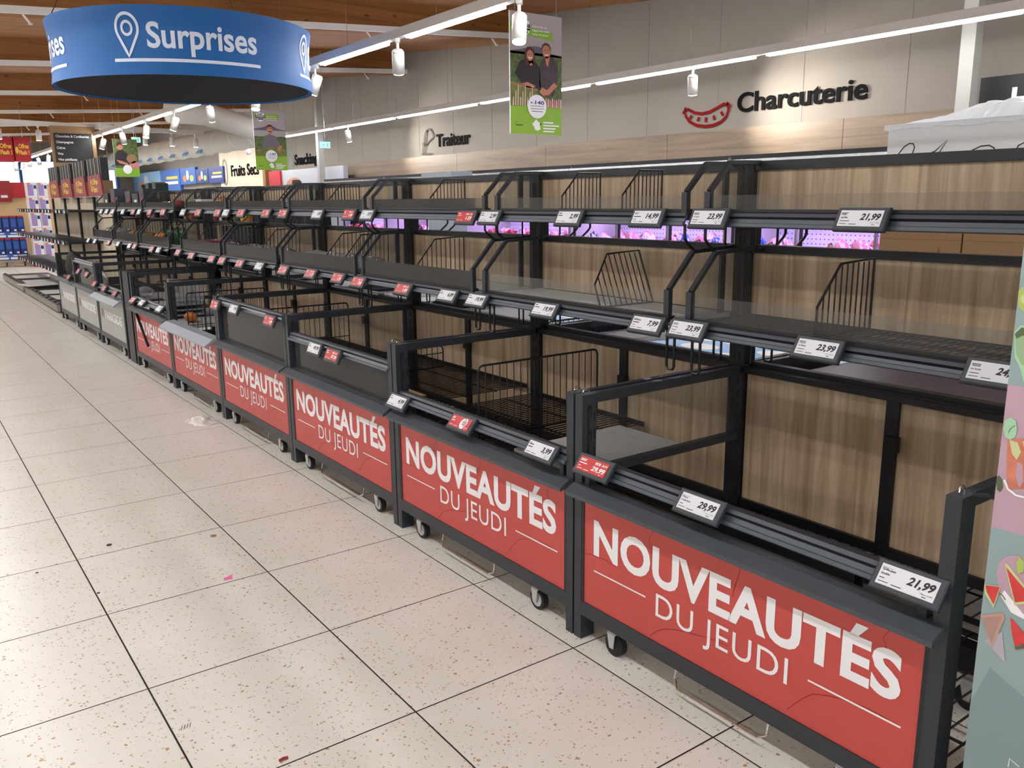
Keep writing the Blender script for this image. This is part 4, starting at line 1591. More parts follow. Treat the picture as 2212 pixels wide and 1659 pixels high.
# packs of food on the visible chiller shelf
mat('pk_pink', srgb(226, 150, 160), .35)
mat('pk_red', srgb(200, 70, 72), .35)
mat('pk_blue', srgb(60, 100, 190), .3)
mat('pk_white', srgb(230, 226, 228), .3)
mat('pk_green', srgb(60, 96, 60), .4)
mat('pk_dark', srgb(60, 40, 48), .4)


def pouch(seed):
    def fn(b):
        r = random.Random(seed)
        nx, ny = 8, 7
        W, L = .075, .085
        vs = []
        for sgn in (1, -1):
            for i in range(nx + 1):
                for j in range(ny + 1):
                    u, v = i / nx * 2 - 1, j / ny * 2 - 1
                    e = max(0, 1 - u * u) ** .7 * max(0, 1 - abs(v) ** 3) ** .6
                    ed = 1 if e < .05 else 0
                    z = .045 + sgn * (.034 * e) + (r.random() - .5) * (.030 if ed else .022) + .022 * sin(3 * v + seed)
                    vs.append((u * W + (r.random() - .5) * .012, v * L * (1 + .12 * ed) + (r.random() - .5) * .012, max(.001, z)))
        n1 = (nx + 1) * (ny + 1)
        fs = []
        for i in range(nx):
            for j in range(ny):
                a = i * (ny + 1) + j
                q = (a, a + ny + 1, a + ny + 2, a + 1)
                fs.append(q)
                fs.append(tuple(n1 + t for t in q[::-1]))
        b.add(vs, fs[:len(fs)], MATKEY)
        k2 = b.mi(MAT2)
        for t in range(len(b.m)):
            if r.random() < .3:
                b.m[t] = k2
    return fn


KINDS = [('pk_pink', 'pink'), ('pk_red', 'red'), ('pk_blue', 'blue'), ('pk_white', 'whitish'), ('pk_green', 'green'), ('pk_dark', 'dark brown')]
rnd = random.Random(3)
yy = 4.6
i = 0
while yy < 15.6:
    frac = (yy - 4.6) / 12.4
    if yy < 5.7:
        kk = rnd.choice([0, 0, 3])
    elif yy < 7.3:
        kk = rnd.choice([2, 2, 0, 5])
    elif yy < 9.0:
        kk = rnd.choice([0, 1, 3, 4])
    else:
        kk = rnd.choice([0, 0, 1, 5, 3])
    MATKEY, cn = KINDS[kk]
    MAT2 = ('pk_white', 'pk_pink', 'pk_white', 'pk_pink', 'pk_white', 'pk_red')[kk]
    if not (5.0 < yy < 5.5):
        key = 'pouch%d_%d' % (kk, i % 3)
        o = ob('food_pack', pouch(i % 3 + 10 * kk), None, (7.36 + .12 * rnd.random(), yy, .905 - .003), key=key, rot=(.0, 0, rnd.uniform(-.5, .5)))
        o.scale = (1.05, 1.05, 1.2 + .5 * rnd.random())
        tag(o, '%s film-wrapped food pack on the violet-lit chiller shelf' % cn, 'food pack', '%s packs in the chillers' % cn)
        if i % 2 == 0:
            kk2 = rnd.choice([0, 1, 3])
            MATKEY, cn = KINDS[kk2]
            MAT2 = ('pk_white', 'pk_pink', 'pk_white', 'pk_pink')[kk2]
            o = ob('food_pack', pouch(i % 3 + 10 * kk2), None, (7.70 + .03 * rnd.random(), yy + .05, .902), key='pouch%d_%d' % (kk2, i % 3), rot=(0, 0, rnd.uniform(-.6, .6)))
            o.scale = (1.0, 1.0, 1.6)
            tag(o, '%s film-wrapped food pack on the violet-lit chiller shelf' % cn, 'food pack', '%s packs in the chillers' % cn)
    yy += .225 + .05 * rnd.random()
    i += 1

# ================================================================= THE MAN BEHIND THE GONDOLA
def make_person():
    P0 = (4.15, 10.22, 0)
    t = thing('person', 'bald man in a dark shirt standing behind the gondola, only his head showing', 'person', P0, radians(54))
    me = bpy.data.meshes.new('body')
    J = {'pel': ((0, 0, .96), .15), 'sp1': ((0, 0, 1.12), .145), 'sp2': ((0, .01, 1.30), .155), 'ch': ((0, .01, 1.42), .13), 'nk': ((0, 0, 1.50), .058), 'nk2': ((0, .01, 1.56), .055)}
    E = [('pel', 'sp1'), ('sp1', 'sp2'), ('sp2', 'ch'), ('ch', 'nk'), ('nk', 'nk2')]
    for s, n in ((-1, 'l'), (1, 'r')):
        J['sh' + n] = ((s * .185, 0, 1.41), .066)
        J['el' + n] = ((s * .235, .0, 1.12), .046)
        J['wr' + n] = ((s * .20, .16, .94), .032)
        J['ha' + n] = ((s * .19, .23, .90), .036)
        J['hp' + n] = ((s * .09, 0, .90), .092)
        J['kn' + n] = ((s * .10, .01, .50), .062)
        J['an' + n] = ((s * .105, -.01, .09), .042)
        J['to' + n] = ((s * .115, .15, .045), .04)
        E += [('ch', 'sh' + n), ('sh' + n, 'el' + n), ('el' + n, 'wr' + n), ('wr' + n, 'ha' + n), ('pel', 'hp' + n), ('hp' + n, 'kn' + n), ('kn' + n, 'an' + n), ('an' + n, 'to' + n)]
        for q in range(5):
            x = s * (.165 + .016 * q) if q < 4 else s * .15
            base, tip = ('f%s%da' % (n, q)), ('f%s%db' % (n, q))
            ln = (.07, .08, .075, .06, .05)[q]
            J[base] = ((x, .27 if q < 4 else .235, .885), .011)
            J[tip] = ((x + (0 if q < 4 else -s * .02), .27 + ln * .7 if q < 4 else .27, .885 - ln * .55), .009)
            E += [('ha' + n, base), (base, tip)]
    keys = list(J)
    me.from_pydata([J[k][0] for k in keys], [(keys.index(a), keys.index(c)) for a, c in E], [])
    o = bpy.data.objects.new('body', me)
    COL.objects.link(o)
    o.parent = t
    md = o.modifiers.new('skin', 'SKIN')
    sk = me.skin_vertices[0].data
    for i, k in enumerate(keys):
        sk[i].radius = (J[k][1], J[k][1] * (.72 if k in ('sp1', 'sp2', 'ch', 'pel') else 1))
        sk[i].use_root = (k == 'pel')
    sd = o.modifiers.new('sub', 'SUBSURF')
    sd.levels = sd.render_levels = 2
    mat('shirt_dark', srgb(34, 26, 30), .8)
    me.materials.append(M['shirt_dark'])
    # head: egg with brow, nose, jaw
    n, L = 28, 20
    vs, fs = [], []
    for j in range(L + 1):
        th = pi * j / L
        for i in range(n):
            a = 2 * pi * i / n
            x, y, z = .078 * sin(th) * cos(a), .098 * sin(th) * sin(a), .118 * cos(th)
            if z < 0:
                x *= 1 + z * 1.6
                y *= 1 + z * .9
            f = max(0, sin(a)) ** 6 * sin(th)
            y += .024 * f * math.exp(-((z + .015) / .022) ** 2) * max(0, 1 - abs(x) / .022)
            y += .007 * max(0, sin(a)) * math.exp(-((z - .022) / .012) ** 2)
            y -= .009 * max(0, sin(a)) ** 2 * math.exp(-((z - .004) / .012) ** 2) * math.exp(-((abs(x) - .03) / .015) ** 2)
            vs.append((x, y + .015, z + 1.637))
    fs = [(j * n + i, (j + 1) * n + i, (j + 1) * n + (i + 1) % n, j * n + (i + 1) % n) for j in range(L) for i in range(n)]
    b = MB()
    b.add(vs, fs, 'skin')
    for s in (-1, 1):
        b.lathe([(.004, -.03), (.014, -.015), (.016, .008), (.010, .026), (.003, .03)], (s * .078, .01, 1.635), 'skin', 10)
        b.lathe([(.002, -.006), (.008, -.003), (.008, .003), (.002, .006)], (s * .03, .098, 1.643), 'ink', 8)
    b.box(-.022, .022, .085, .094, 1.583, 1.588, 'dark_red')
    h = ob('head', b, t, smooth=True)
    # short dark hair round the back and sides, bald crown
    def hair(b):
        vs, fs = [], []
        L2, n2 = 8, 22
        for j in range(L2 + 1):
            z = -.05 + .135 * j / L2
            r = sqrt(max(.0001, 1 - (z / .118) ** 2))
            for i in range(n2 + 1):
                a = radians(175 + 190 * i / n2)
                k = 1.035 + .03 * (((i * 7 + j * 3) % 5) / 5)
                vs.append((.078 * r * cos(a) * k, .098 * r * sin(a) * k + .015, z + 1.637))
        for j in range(L2):
            for i in range(n2):
                q = j * (n2 + 1) + i
                fs.append((q, q + 1, q + n2 + 2, q + n2 + 1))
        b.add(vs, fs, 'hair')
    ob('hair', hair, t, smooth=True)
    ob('trousers_belt', lambda b: b.lathe([(.15, 0), (.152, .03), (.15, .035)], (0, 0, .93), 'ink', 20), t, smooth=True)


make_person()

# ================================================================= PALLET WITH CARTONS, WRAPPED BOXES ON TOP
PXc, PYl = 3.9, 2.335
pal = thing('pallet', 'wooden pallet under the carton stack behind the gondola', 'pallet', (4.5, PYl - .6, 0))
for i in range(5):
    ob('deck_board', lambda b: b.box(-.6, .6, -.05, .05, .12, .144, 'cardboard'), pal, (0, -.5 + .25 * i, 0), key='plb')
for x in (-.5, 0, .5):
    ob('runner', lambda b: b.box(-.05, .05, -.6, .6, 0, .12, 'cardboard_dark'), pal, (x, 0, 0), key='plr')


def carton_fn(w, d, h, m='cardboard'):
    def fn(b):
        b.box(-w / 2, w / 2, -d / 2, d / 2, 0, h, m)
        b.box(-w / 2 - .0006, w / 2 + .0006, -.025, .025, h * .0, h + .0006, 'cardboard_dark') if False else None
        p = Plane2(b, (-w / 2, d / 2, 0), U_AISLE, V_UP, eps=.0006)
        p.rect(0, h * .5 - .001, d, h * .5 + .001, 'cardboard_dark')
        p.poly([(d * .72, h * .2), (d * .78, h * .2), (d * .75, h * .34)], 'cardboard_dark')
    return fn


z = .146
for lay, h in enumerate((.20, .20, .20, .20, .215, .21, .215)):
    offs = (0, .17)[lay % 2]
    for i in range(3):
        yc = PYl - .2 - .4 * i - (offs if i == 0 and False else 0)
        if lay == 6 and i == 0:
            yc -= .02
        o = ob('carton', carton_fn(.58, .392, h - .004), None, (PXc + .29, yc, z), key='carton%.3f' % h)
        tag(o, 'brown cardboard carton in %s of the stack behind the gondola' % ('the bottom layer', 'the second layer', 'the third layer', 'the fourth layer', 'the fifth layer', 'the sixth layer', 'the top layer')[lay], 'carton', 'cartons stacked on the pallet')
    z += h
for i in range(2):
    o = ob('white_box', lambda b: b.box(0, .56, -.34, .34, 0, .20, 'foam_white'), None, (PXc, PYl - .345 - .70 * i, z), key='wbox')
    tag(o, 'white box with black handwriting on top of the carton stack' if i == 0 else 'white box beside the handwritten one under the clear wrap', 'box')
    if i == 0:
        def scr(b):
            p = Plane2(b, (-.001, .34, 0), U_AISLE, V_UP)
            p.stroke([(.03, .0), (.04, .03), (.06, .07), (.085, .102), (.11, .115), (.128, .112), (.135, .095), (.128, .07), (.112, .04), (.085, 0)], .006, 'ink')
            p.stroke([(.175, .05), (.235, .075), (.285, .12), (.25, .06), (.225, 0)], .006, 'ink')
            p.stroke([(.36, .01), (.375, .04), (.40, .07), (.435, .085), (.47, .087), (.492, .075), (.50, .05), (.49, .02)], .006, 'ink')
            p.stroke([(.56, .01), (.59, .08), (.63, .10), (.66, .04)], .006, 'ink')
        ob('handwriting', scr, o)
zt = z + .20
wr = thing('plastic_wrap', 'crumpled clear plastic film draped over the white boxes', 'plastic film', (PXc, PYl, zt))


def wrap(b):
    r = random.Random(5)
    nx, ny = 22, 60
    vs, fs = [], []
    for i in range(nx + 1):
        for j in range(ny + 1):
            u, v = i / nx, j / ny
            y = .01 - 1.42 * v
            x = -.012 + .60 * u
            hgt = .085 * (max(0, sin(pi * min(1, max(0, (v - .06) / .9)))) ** .8) * (max(0, sin(pi * min(1, u * 1.25 + .12))) ** .7)
            hgt += .016 * sin(v * 21 + u * 9) * (u > .02) * (.2 + hgt * 8) + .022 * (r.random() - .5) * (.3 + hgt * 8)
            z_ = .004 + max(0, hgt)
            if i == 0:
                x, z_ = -.013, -.012 - .012 * r.random()
            elif i == 1:
                x, z_ = -.012, .003
            vs.append((x, y, z_))
    for i in range(nx):
        for j in range(ny):
            a = i * (ny + 1) + j
            fs.append((a, a + 1, a + ny + 2, a + ny + 1))
    b.add(vs, fs, 'film')


ob('film', wrap, wr)
st = ob('paper_stack', lambda b: [b.box(.04, .5, -1.15, -.62, .003 + .016 * i, .017 + .016 * i, 'white') for i in range(3)], wr)

# ================================================================= PRINTED FRUIT DISPLAY AT THE END OF THE ROW
mat('d_pink', srgb(186, 156, 172), .5)
mat('d_teal', srgb(142, 164, 167), .5)
mat('d_teal2', srgb(126, 147, 150), .5)
mat('d_green', srgb(150, 178, 140), .5)
mat('d_kiwi', srgb(170, 190, 100), .5)
mat('d_melon', srgb(206, 62, 64), .5, noise=.12, scale=60)
mat('d_orange', srgb(200, 120, 96), .5, noise=.2, scale=40)
mat('d_rind', srgb(196, 206, 150), .5)
mat('d_copper', srgb(190, 150, 134), .35)
mat('d_leaf', srgb(84, 100, 70), .5)
mat('d_mint', srgb(160, 206, 170), .5)
DY = .738
DX = DY * 2.333
dsp = thing('cardboard_display', 'pink and teal printed cardboard display with fruit pictures at the row end', 'display', (DX, DY, 0))


def dprint(b):
    # the picture is drawn on the face that looks at the aisle; far edge at 0, z up
    p = Plane2(b, (-.001, 0, 0), U_AISLE, V_UP, eps=.0005)
    Wd = .62

    def A(cx, cy):
        q = atX(2040 + cx * .3972, 1000 + cy * .3972, DX)
        return (max(.0005, DY - q.y), q.z)

    def B(cx, cy):
        q = atX(2060 + cx * .3494, 480 + cy * .3494, DX)
        return (max(.0005, DY - q.y), q.z)
    z1, z2, z3 = B(405, 80)[1], B(315, 1000)[1], A(245, 340)[1]
    p.rect(0, z1, Wd, 1.80, 'd_pink')
    p.rect(0, z2, Wd, z1, 'd_teal')
    p.rect(0, z3, Wd, z2, 'd_pink')
    p.rect(0, .03, Wd, z3, 'd_teal')
    p.poly([(0, .03), (Wd, .03), (Wd, .20), A(433, 1270), A(250, 1110), (0, .42)], 'd_teal2', 2)
    D = lambda f, pts, m, l: p.poly([f(*q) for q in pts], m, l)
    # kiwi slice, green dish
    D(B, [(398, 475), (405, 425), (432, 400), (470, 420), (470, 540), (430, 548), (405, 520)], 'd_kiwi', 3)
    D(B, [(415, 475), (425, 450), (460, 440), (460, 500), (428, 500)], 'd_rind', 4)
    D(B, [(370, 680), (420, 635), (520, 650), (520, 990), (435, 985), (415, 905), (380, 830)], 'd_mint', 3)
    D(B, [(382, 690), (425, 650), (510, 665), (510, 900), (425, 880), (392, 815)], 'd_green', 4)
    D(B, [(382, 690), (425, 650), (510, 665), (510, 715), (430, 700), (395, 720)], 'd_leaf', 5)
    # iced glass with a lime wheel
    D(B, [(338, 1345), (520, 1330), (520, 1640), (345, 1650), (330, 1560)], 'd_orange', 3)
    D(B, [(350, 1345), (400, 1360), (420, 1420), (395, 1470), (365, 1430)], 'd_rind', 4)
    D(B, [(400, 1480), (430, 1500), (435, 1600), (410, 1640), (385, 1560)], 'd_pink', 4)
    D(B, [(430, 1350), (470, 1380), (520, 1370), (520, 1450), (450, 1440)], 'd_rind', 4)
    D(B, [(312, 1275), (322, 1225), (355, 1205), (388, 1225), (398, 1275), (388, 1325), (355, 1345), (322, 1325)], 'd_mint', 5)
    p.stroke([B(355, 1275), B(345, 1300)], .0012, 'd_leaf', 6)
    p.stroke([B(355, 1275), B(385, 1255)], .0010, 'd_leaf', 6)
    p.stroke([A(330, 90), A(350, 140), A(395, 175), A(460, 190)], .004, 'print_white', 5)
    D(A, [(283, 75), (300, 65), (318, 90), (322, 130), (308, 158), (290, 145), (282, 110)], 'd_leaf', 3)
    # plate with melon wedges
    D(A, [(285, 600), (300, 540), (340, 505), (400, 500), (560, 540), (560, 850), (430, 843), (370, 810), (310, 730)], 'd_pink', 3)
    D(A, [(310, 720), (330, 690), (433, 820), (560, 830), (560, 850), (430, 845), (365, 810)], 'print_white', 4)
    D(A, [(332, 548), (344, 543), (470, 700), (470, 760), (385, 772)], 'd_rind', 5)
    D(A, [(342, 566), (460, 705), (460, 748), (389, 755)], 'd_melon', 6)
    D(A, [(395, 540), (415, 505), (440, 540), (435, 590), (405, 600)], 'd_kiwi', 7)
    D(A, [(213, 655), (313, 668), (272, 786), (225, 710)], 'd_rind', 5)
    D(A, [(228, 662), (306, 672), (272, 768), (236, 700)], 'd_melon', 6)
    p.stroke([A(300, 705), A(320, 715), A(338, 742)], .0022, 'd_leaf', 7)
    # triangular tin and a pale lilac cone
    D(A, [(222, 965), (318, 915), (333, 1082)], 'd_lilac', 4)
    D(A, [(194, 824), (325, 812), (333, 842), (262, 1000)], 'd_copper', 5)
    D(A, [(208, 842), (316, 830), (262, 975)], 'd_tin', 6)
    D(A, [(362, 835), (470, 960), (470, 1005), (392, 1010), (372, 930)], 'd_melon', 5)
    p.stroke([A(390, 1004), A(430, 995), A(480, 960)], .006, 'd_leaf', 6)
    p.stroke([A(350, 1650), A(357, 1606), A(410, 1650)], .0022, 'print_white', 3)


mat('d_lilac', srgb(176, 170, 184), .5)
mat('d_tin', srgb(170, 136, 128), .45)
ob('carton_body', lambda b: b.box(0, .42, -.62, 0, .03, 1.80, 'd_teal'), dsp)
tag(ob('print', dprint, dsp), 'printed fruit, glass and ice lolly pictures')
ob('base', lambda b: b.box(.01, .40, -.60, -.012, 0, .03, 'cardboard'), dsp)
hk = thing('hook', 'bent dark wire hook on the end post beside the fruit display', 'hook', (XF + .03, .785, .85))
ob('wire', lambda b: b.tube([(0, .012, .004), (0, -.02, .012), (0, -.036, .006), (0, -.040, -.02), (0, -.040, -.05)], .005, 'anthracite_dark', 6), hk)

# ================================================================= THINGS LEFT ON SHELVES AND IN BINS
# printed flat boxes lying in the bins of the far side
mat('bx_dark', srgb(52, 50, 66), .4, noise=.1, scale=9)


def skybox(k):
    def fn(b):
        zt = .245 if k != 1 else .63
        b.box(-.29, .28, -.53, .53, 0, zt, 'bx_dark')
        p = Plane2(b, (-.29, -.53, zt), (1, 0, 0), (0, 1, 0), eps=.001)
        if k == 1:
            p.rect(.03, .02, .55, .80, 'sky_print')
            for cx, cy, rx, ry in ((.12, .2, .05, .10), (.2, .45, .07, .1), (.3, .12, .06, .08), (.42, .35, .08, .14), (.5, .6, .04, .07), (.35, .6, .04, .09)):
                p.ell(cx, cy, rx, ry, 'print_white', 2)
            p.poly([(.03, .80), (.55, .80), (.55, .70), (.3, .66), (.03, .72)], 'ink', 3)
        elif k == 2:
            p.poly([(.2, .15), (.5, .2), (.5, .6), (.3, .5)], 'sky_print')
            p.ell(.38, .32, .06, .08, 'print_white', 2)
        else:
            p.rect(.1, .2, .3, .5, 'wall_grey') if k == 3 else None
    return fn


SKL = ('dark flat box in the far side bin behind the brown cartons end of the row', 'large sky-printed flat box seen below the shelf with the 7,99 tag', 'sky-printed flat box seen below the shelf with the 6,89 tag',
       'dark flat box seen below the pale metal plate', 'dark flat box in the far side bin behind the bin with the tilted plate', 'dark flat box in the far side bin behind the bin with the hanging strip')
for k in range(6):
    o = ob('printed_box', skybox(k), None, (XS + .47, Y0S[k] + BAY / 2, .5575 if k != 1 else .17))
    tag(o, SKL[k], 'box')
o = ob('steel_plate', lambda b: b.box(-.02, .03, -.36, .36, 0, .012, 'plate_grey'), None, (XS, 5.35, .864))
tag(o, 'pale metal plate lying on the rail behind the tall glass bin', 'plate')

mat('it_crimson', srgb(120, 30, 60), .35)
mat('it_black', srgb(26, 26, 32), .4)
mat('it_green', srgb(52, 92, 44), .5, noise=.4, scale=60)
mat('it_bottle', srgb(20, 60, 24), .12)
mat('it_orange', srgb(220, 130, 60), .45)
mat('it_brown', srgb(140, 92, 50), .5)
mat('it_forest', srgb(22, 44, 40), .45)
mat('it_mint', srgb(134, 200, 140), .5)


def bag(seed, m, sx=.13, sy=.16, sz=.07):
    def fn(b):
        r = random.Random(seed)
        n, L = 14, 8
        vs = []
        for j in range(L + 1):
            th = pi * j / L
            for i in range(n):
                a = 2 * pi * i / n
                k = 1 + .22 * (r.random() - .5)
                vs.append((sx * sin(th) * cos(a) * k, sy * sin(th) * sin(a) * k, max(0, sz * (1 + cos(th) * (1 + .2 * (r.random() - .5))))))
        fs = [(j * n + i, (j + 1) * n + i, (j + 1) * n + (i + 1) % n, j * n + (i + 1) % n) for j in range(L) for i in range(n)]
        b.add(vs, fs, m)
    return fn


ZM, ZT = 1.048, 1.418


def item(name, fn, loc, label, cat, group=None, rot=None, smooth=True, key=None):
    o = ob(name, fn, None, loc, smooth=smooth, rot=rot, key=key)
    tag(o, label, cat, group)
    return o


# crumpled clear film on the far mid shelves
for i, y in enumerate((4.76, 5.0, 5.28, 5.55, 6.2, 6.5, 6.78, 7.3)):
    item('clear_bag', bag(20 + i, 'clear_bag', .11, .13, .045), (XS - .20, y, ZM), 'crumpled clear plastic bag on a middle shelf near the crimson box', 'plastic bag', 'crumpled clear bags on the middle shelf')
item('box', lambda b: b.box(-.12, .12, -.22, .22, 0, .09, 'it_crimson'), (XS - .21, 7.72, ZM), 'flat crimson box on the middle shelf', 'box', smooth=False)


def slats(b):
    for i in range(9):
        b.box(-.012, .012, -.42 + .1 * i, -.35 + .1 * i, 0, .21, 'it_black')


item('slat_panel', slats, (XS - .05, 7.55, ZM), 'black slatted panel leaning at the back of the middle shelf', 'panel', smooth=False)


def bottle(b):
    b.lathe([(.034, 0), (.036, .01), (.036, .12), (.030, .15), (.013, .18), (.013, .22), (.015, .222), (.015, .232)], (0, 0, 0), 'it_bottle', 14)


for i, y in enumerate((8.95, 9.05, 9.16, 9.27)):
    item('bottle', bottle, (XS - .14 - .03 * (i % 2), y, ZM), 'dark green glass bottle on the shelf above the first grey bin', 'bottle', 'green bottles above the grey bin', key='bottle')


def plant(b):
    r = random.Random(9)
    for i in range(46):
        a, el = r.uniform(0, 6.28), r.uniform(.2, 1.3)
        L = r.uniform(.07, .13)
        d = Vector((cos(a) * cos(el), sin(a) * cos(el), sin(el)))
        s = Vector((-sin(a), cos(a), 0)) * .014
        q = Vector((0, 0, .03))
        b.add([q, q + d * L * .5 + s, q + d * L, q + d * L * .5 - s], [(0, 1, 2, 3)], 'it_green')
    b.lathe([(.04, 0), (.05, .05), (.045, .05)], (0, 0, 0), 'white', 12)


item('potted_plant', plant, (XS - .18, 9.42, ZM), 'small artificial green plant in a white pot', 'plant', smooth=False)
# red and white ball, grey pot, brown hat etc on the far top shelf
item('plush', bag(41, 'dark_red', .06, .08, .035), (XS - .14, 9.0, ZT), 'red crumpled soft toy on the top shelf', 'toy')
item('clear_bag', bag(42, 'clear_bag', .08, .16, .03), (XS - .18, 9.35, ZT), 'flattened clear bag beside the red toy on the top shelf', 'plastic bag')
item('grey_box', lambda b: b.box(-.07, .07, -.10, .10, 0, .075, 'board_grey'), (XS - .18, 7.98, ZT), 'small grey speckled box on the top shelf', 'box', smooth=False)
item('hat', bag(44, 'it_brown', .07, .09, .05), (XS - .13, 7.62, ZT), 'dark brown round hat on the top shelf', 'hat')
for i, y in enumerate((6.05, 6.3, 6.6, 6.85)):
    item('clear_bag', bag(50 + i, 'clear_bag', .07, .12, .025), (XS - .19, y, ZT), 'flat clear bag on the top shelf in the bay of clear bags', 'plastic bag', 'clear bags on the top shelf')
for i, (y, m, w, h) in enumerate(((10.05, 'it_black', .10, .20), (10.35, 'it_black', .14, .15), (10.7, 'bx_dark', .12, .18), (11.29, 'bx_dark', .07, .12), (11.5, 'bx_dark', .12, .22), (11.9, 'it_black', .13, .17))):
    item('dark_pack', lambda b: (b.box(-.07, .07, -w, w, 0, h, m), b.box(-.0715, -.07, -w * .5, w * .3, h * .3, h * .55, 'print_white' if i % 2 else 'dark_red')), (XS - .18, y, ZT), 'dark printed pack piled on the top shelf above the grey bins', 'pack', 'dark packs above the grey bins', smooth=False)
for i, (y, m) in enumerate(((9.69, 'it_orange'), (10.2, 'it_brown'), (10.5, 'it_green'), (10.9, 'it_brown'))):
    item('soft_item', bag(60 + i, m, .08, .085, .05), (XS - .17, y, ZM), ('orange', 'light brown', 'leafy green', 'dark tan')[i] + ' crumpled item on the middle shelf above the grey bins', 'merchandise')
for i, y in enumerate((11.42, 11.76, 12.1)):
    item('clear_bag', bag(70 + i, 'clear_bag', .1, .15, .06), (XS - .18, y, ZM), 'clear bag on the middle shelf above the last grey bin', 'plastic bag', 'clear bags above the last grey bin')
# bins: stacked trays, jars and bags
for i in range(3):
    item('tray', lambda b: (b.box(-.16, .16, -.18, .18, 0, .012, 'it_black'), b.box(-.17, .17, -.19, .19, .012, .03, 'plate_grey')), (XF + .3, 7.85, .484 + .045 * i), 'black and pale tray in a stack in the bin with the hanging strip', 'tray', 'stacked trays', smooth=False)
item('clear_box', lambda b: b.prism([(-.14, 0), (.14, 0), (.11, .16), (-.08, .18)], -.16, .16, 'clear_bag'), (XF + .34, 7.85, .622), 'clear plastic hood on top of the stacked trays', 'plastic box', smooth=False)
item('toy', bag(80, 'it_orange', .05, .09, .04), (XF + .25, 7.35, .484), 'orange crumpled item in the bin with the hanging strip', 'merchandise')
item('board', lambda b: b.box(-.02, .02, -.12, .12, 0, .18, 'beige_panel'), (XF + .16, 9.0, .585), 'square pale wooden board standing in the first grey bin', 'board', smooth=False, rot=(radians(40), 0, 0))
item('glass_jar', bag(84, 'clear_bag', .09, .12, .06), (XF + .35, 9.3, .505), 'clear greenish plastic bag in the first grey bin', 'plastic bag')
item('cushion', bag(85, 'offwhite', .06, .2, .11), (XF + .16, 10.4, .505), 'pale cushion behind the glass of the grey bin', 'cushion')
item('bag', bag(86, 'black_matte', .10, .36, .19), (XF + .13, 11.88, .505), 'dark bag hanging over the front of the last grey bin', 'bag')
item('bag', bag(87, 'bx_dark', .05, .14, .07), (XF + .07, 11.42, .56), 'dark slate cloth bundle on the front of the last grey bin', 'bag')
# pale plate fallen against the bin posts was seen next to a paper, cardboard on the nearest deck
item('cardboard_sheet', lambda b: b.box(-.1, .1, -.2, .2, 0, .006, 'cardboard'), (XF + .14, 3.62, .557), 'piece of brown cardboard lying in the 49,99 bin', 'cardboard', smooth=False)

# ================================================================= FLOOR LITTER
def litter(px, py, fn, name, label, cat, rot=0.0):
    q = atZ(px, py, 0)
    o = ob(name, fn, None, (q.x - (.12 if name == 'plastic_bag' else 0), q.y, .0008), rot=(0, 0, rot))
    tag(o, label, cat)
    return o


litter(492, 1250, lambda b: (b.add([(-.018, -.012, 0), (.016, -.014, 0), (.020, .010, .004), (-.012, .014, .001)], [(0, 1, 2, 3)], 'pink'), b.add([(.004, .006, .001), (.022, .004, .006), (.026, .014, .008), (.008, .016, .003)], [(0, 1, 2, 3)], 'pink')), 'paper_scrap', 'small pink paper scrap on the tiles', 'paper')
litter(461, 1158, lambda b: b.lathe([(.013, 0), (.013, .0015), (.011, .002)], (0, 0, 0), 'cardboard', 14), 'coin', 'flat tan disc on the tiles', 'disc')
litter(236, 1178, lambda b: b.lathe([(.011, 0), (.011, .003), (.009, .004)], (0, 0, 0), 'ink', 12), 'dark_disc', 'small dark round disc on the tiles', 'disc')
litter(613, 1643, lambda b: b.tube([(-.012, 0, .004), (0, .002, .005), (.012, 0, .004)], .004, 'dark_red', 8), 'crumb', 'dark red bean-shaped crumb on the tiles', 'crumb')
litter(80, 1238, lambda b: b.box(-.005, .005, -.002, .002, 0, .003, 'ink'), 'crumb', 'tiny black crumb on the tile left of the dark cap', 'crumb')
litter(212, 1282, lambda b: b.box(-.004, .006, -.003, .003, 0, .003, 'ink'), 'crumb', 'tiny dark crumb lying on the tile joint', 'crumb')
litter(405, 1569, lambda b: [b.tube([(-.02 + .008 * i, -.01, .001), (-.012 + .008 * i, .01, .001)], .0008, 'ink', 4) for i in range(4)], 'scuff', 'faint grey scuff mark on a tile', 'scuff')


def crumple(b):
    r = random.Random(2)
    n, L = 16, 4
    vs = [(0, 0, .035)]
    for j in range(1, L + 1):
        for i in range(n):
            a = 2 * pi * i / n
            k = j / L
            vs.append(((.07 + .05 * r.random()) * k * cos(a), (.13 + .06 * r.random()) * k * sin(a), max(.001, .035 * (1 - k) + .02 * (r.random() - .3) * (1 - k * .8))))
    fs = [(0, 1 + i, 1 + (i + 1) % n) for i in range(n)]
    for j in range(L - 1):
        for i in range(n):
            fs.append((1 + j * n + i, 1 + (j + 1) * n + i, 1 + (j + 1) * n + (i + 1) % n, 1 + j * n + (i + 1) % n))
    b.add(vs, fs, 'white')


litter(473, 905, crumple, 'plastic_bag', 'crumpled white plastic bag on the floor by a bin post', 'plastic bag')

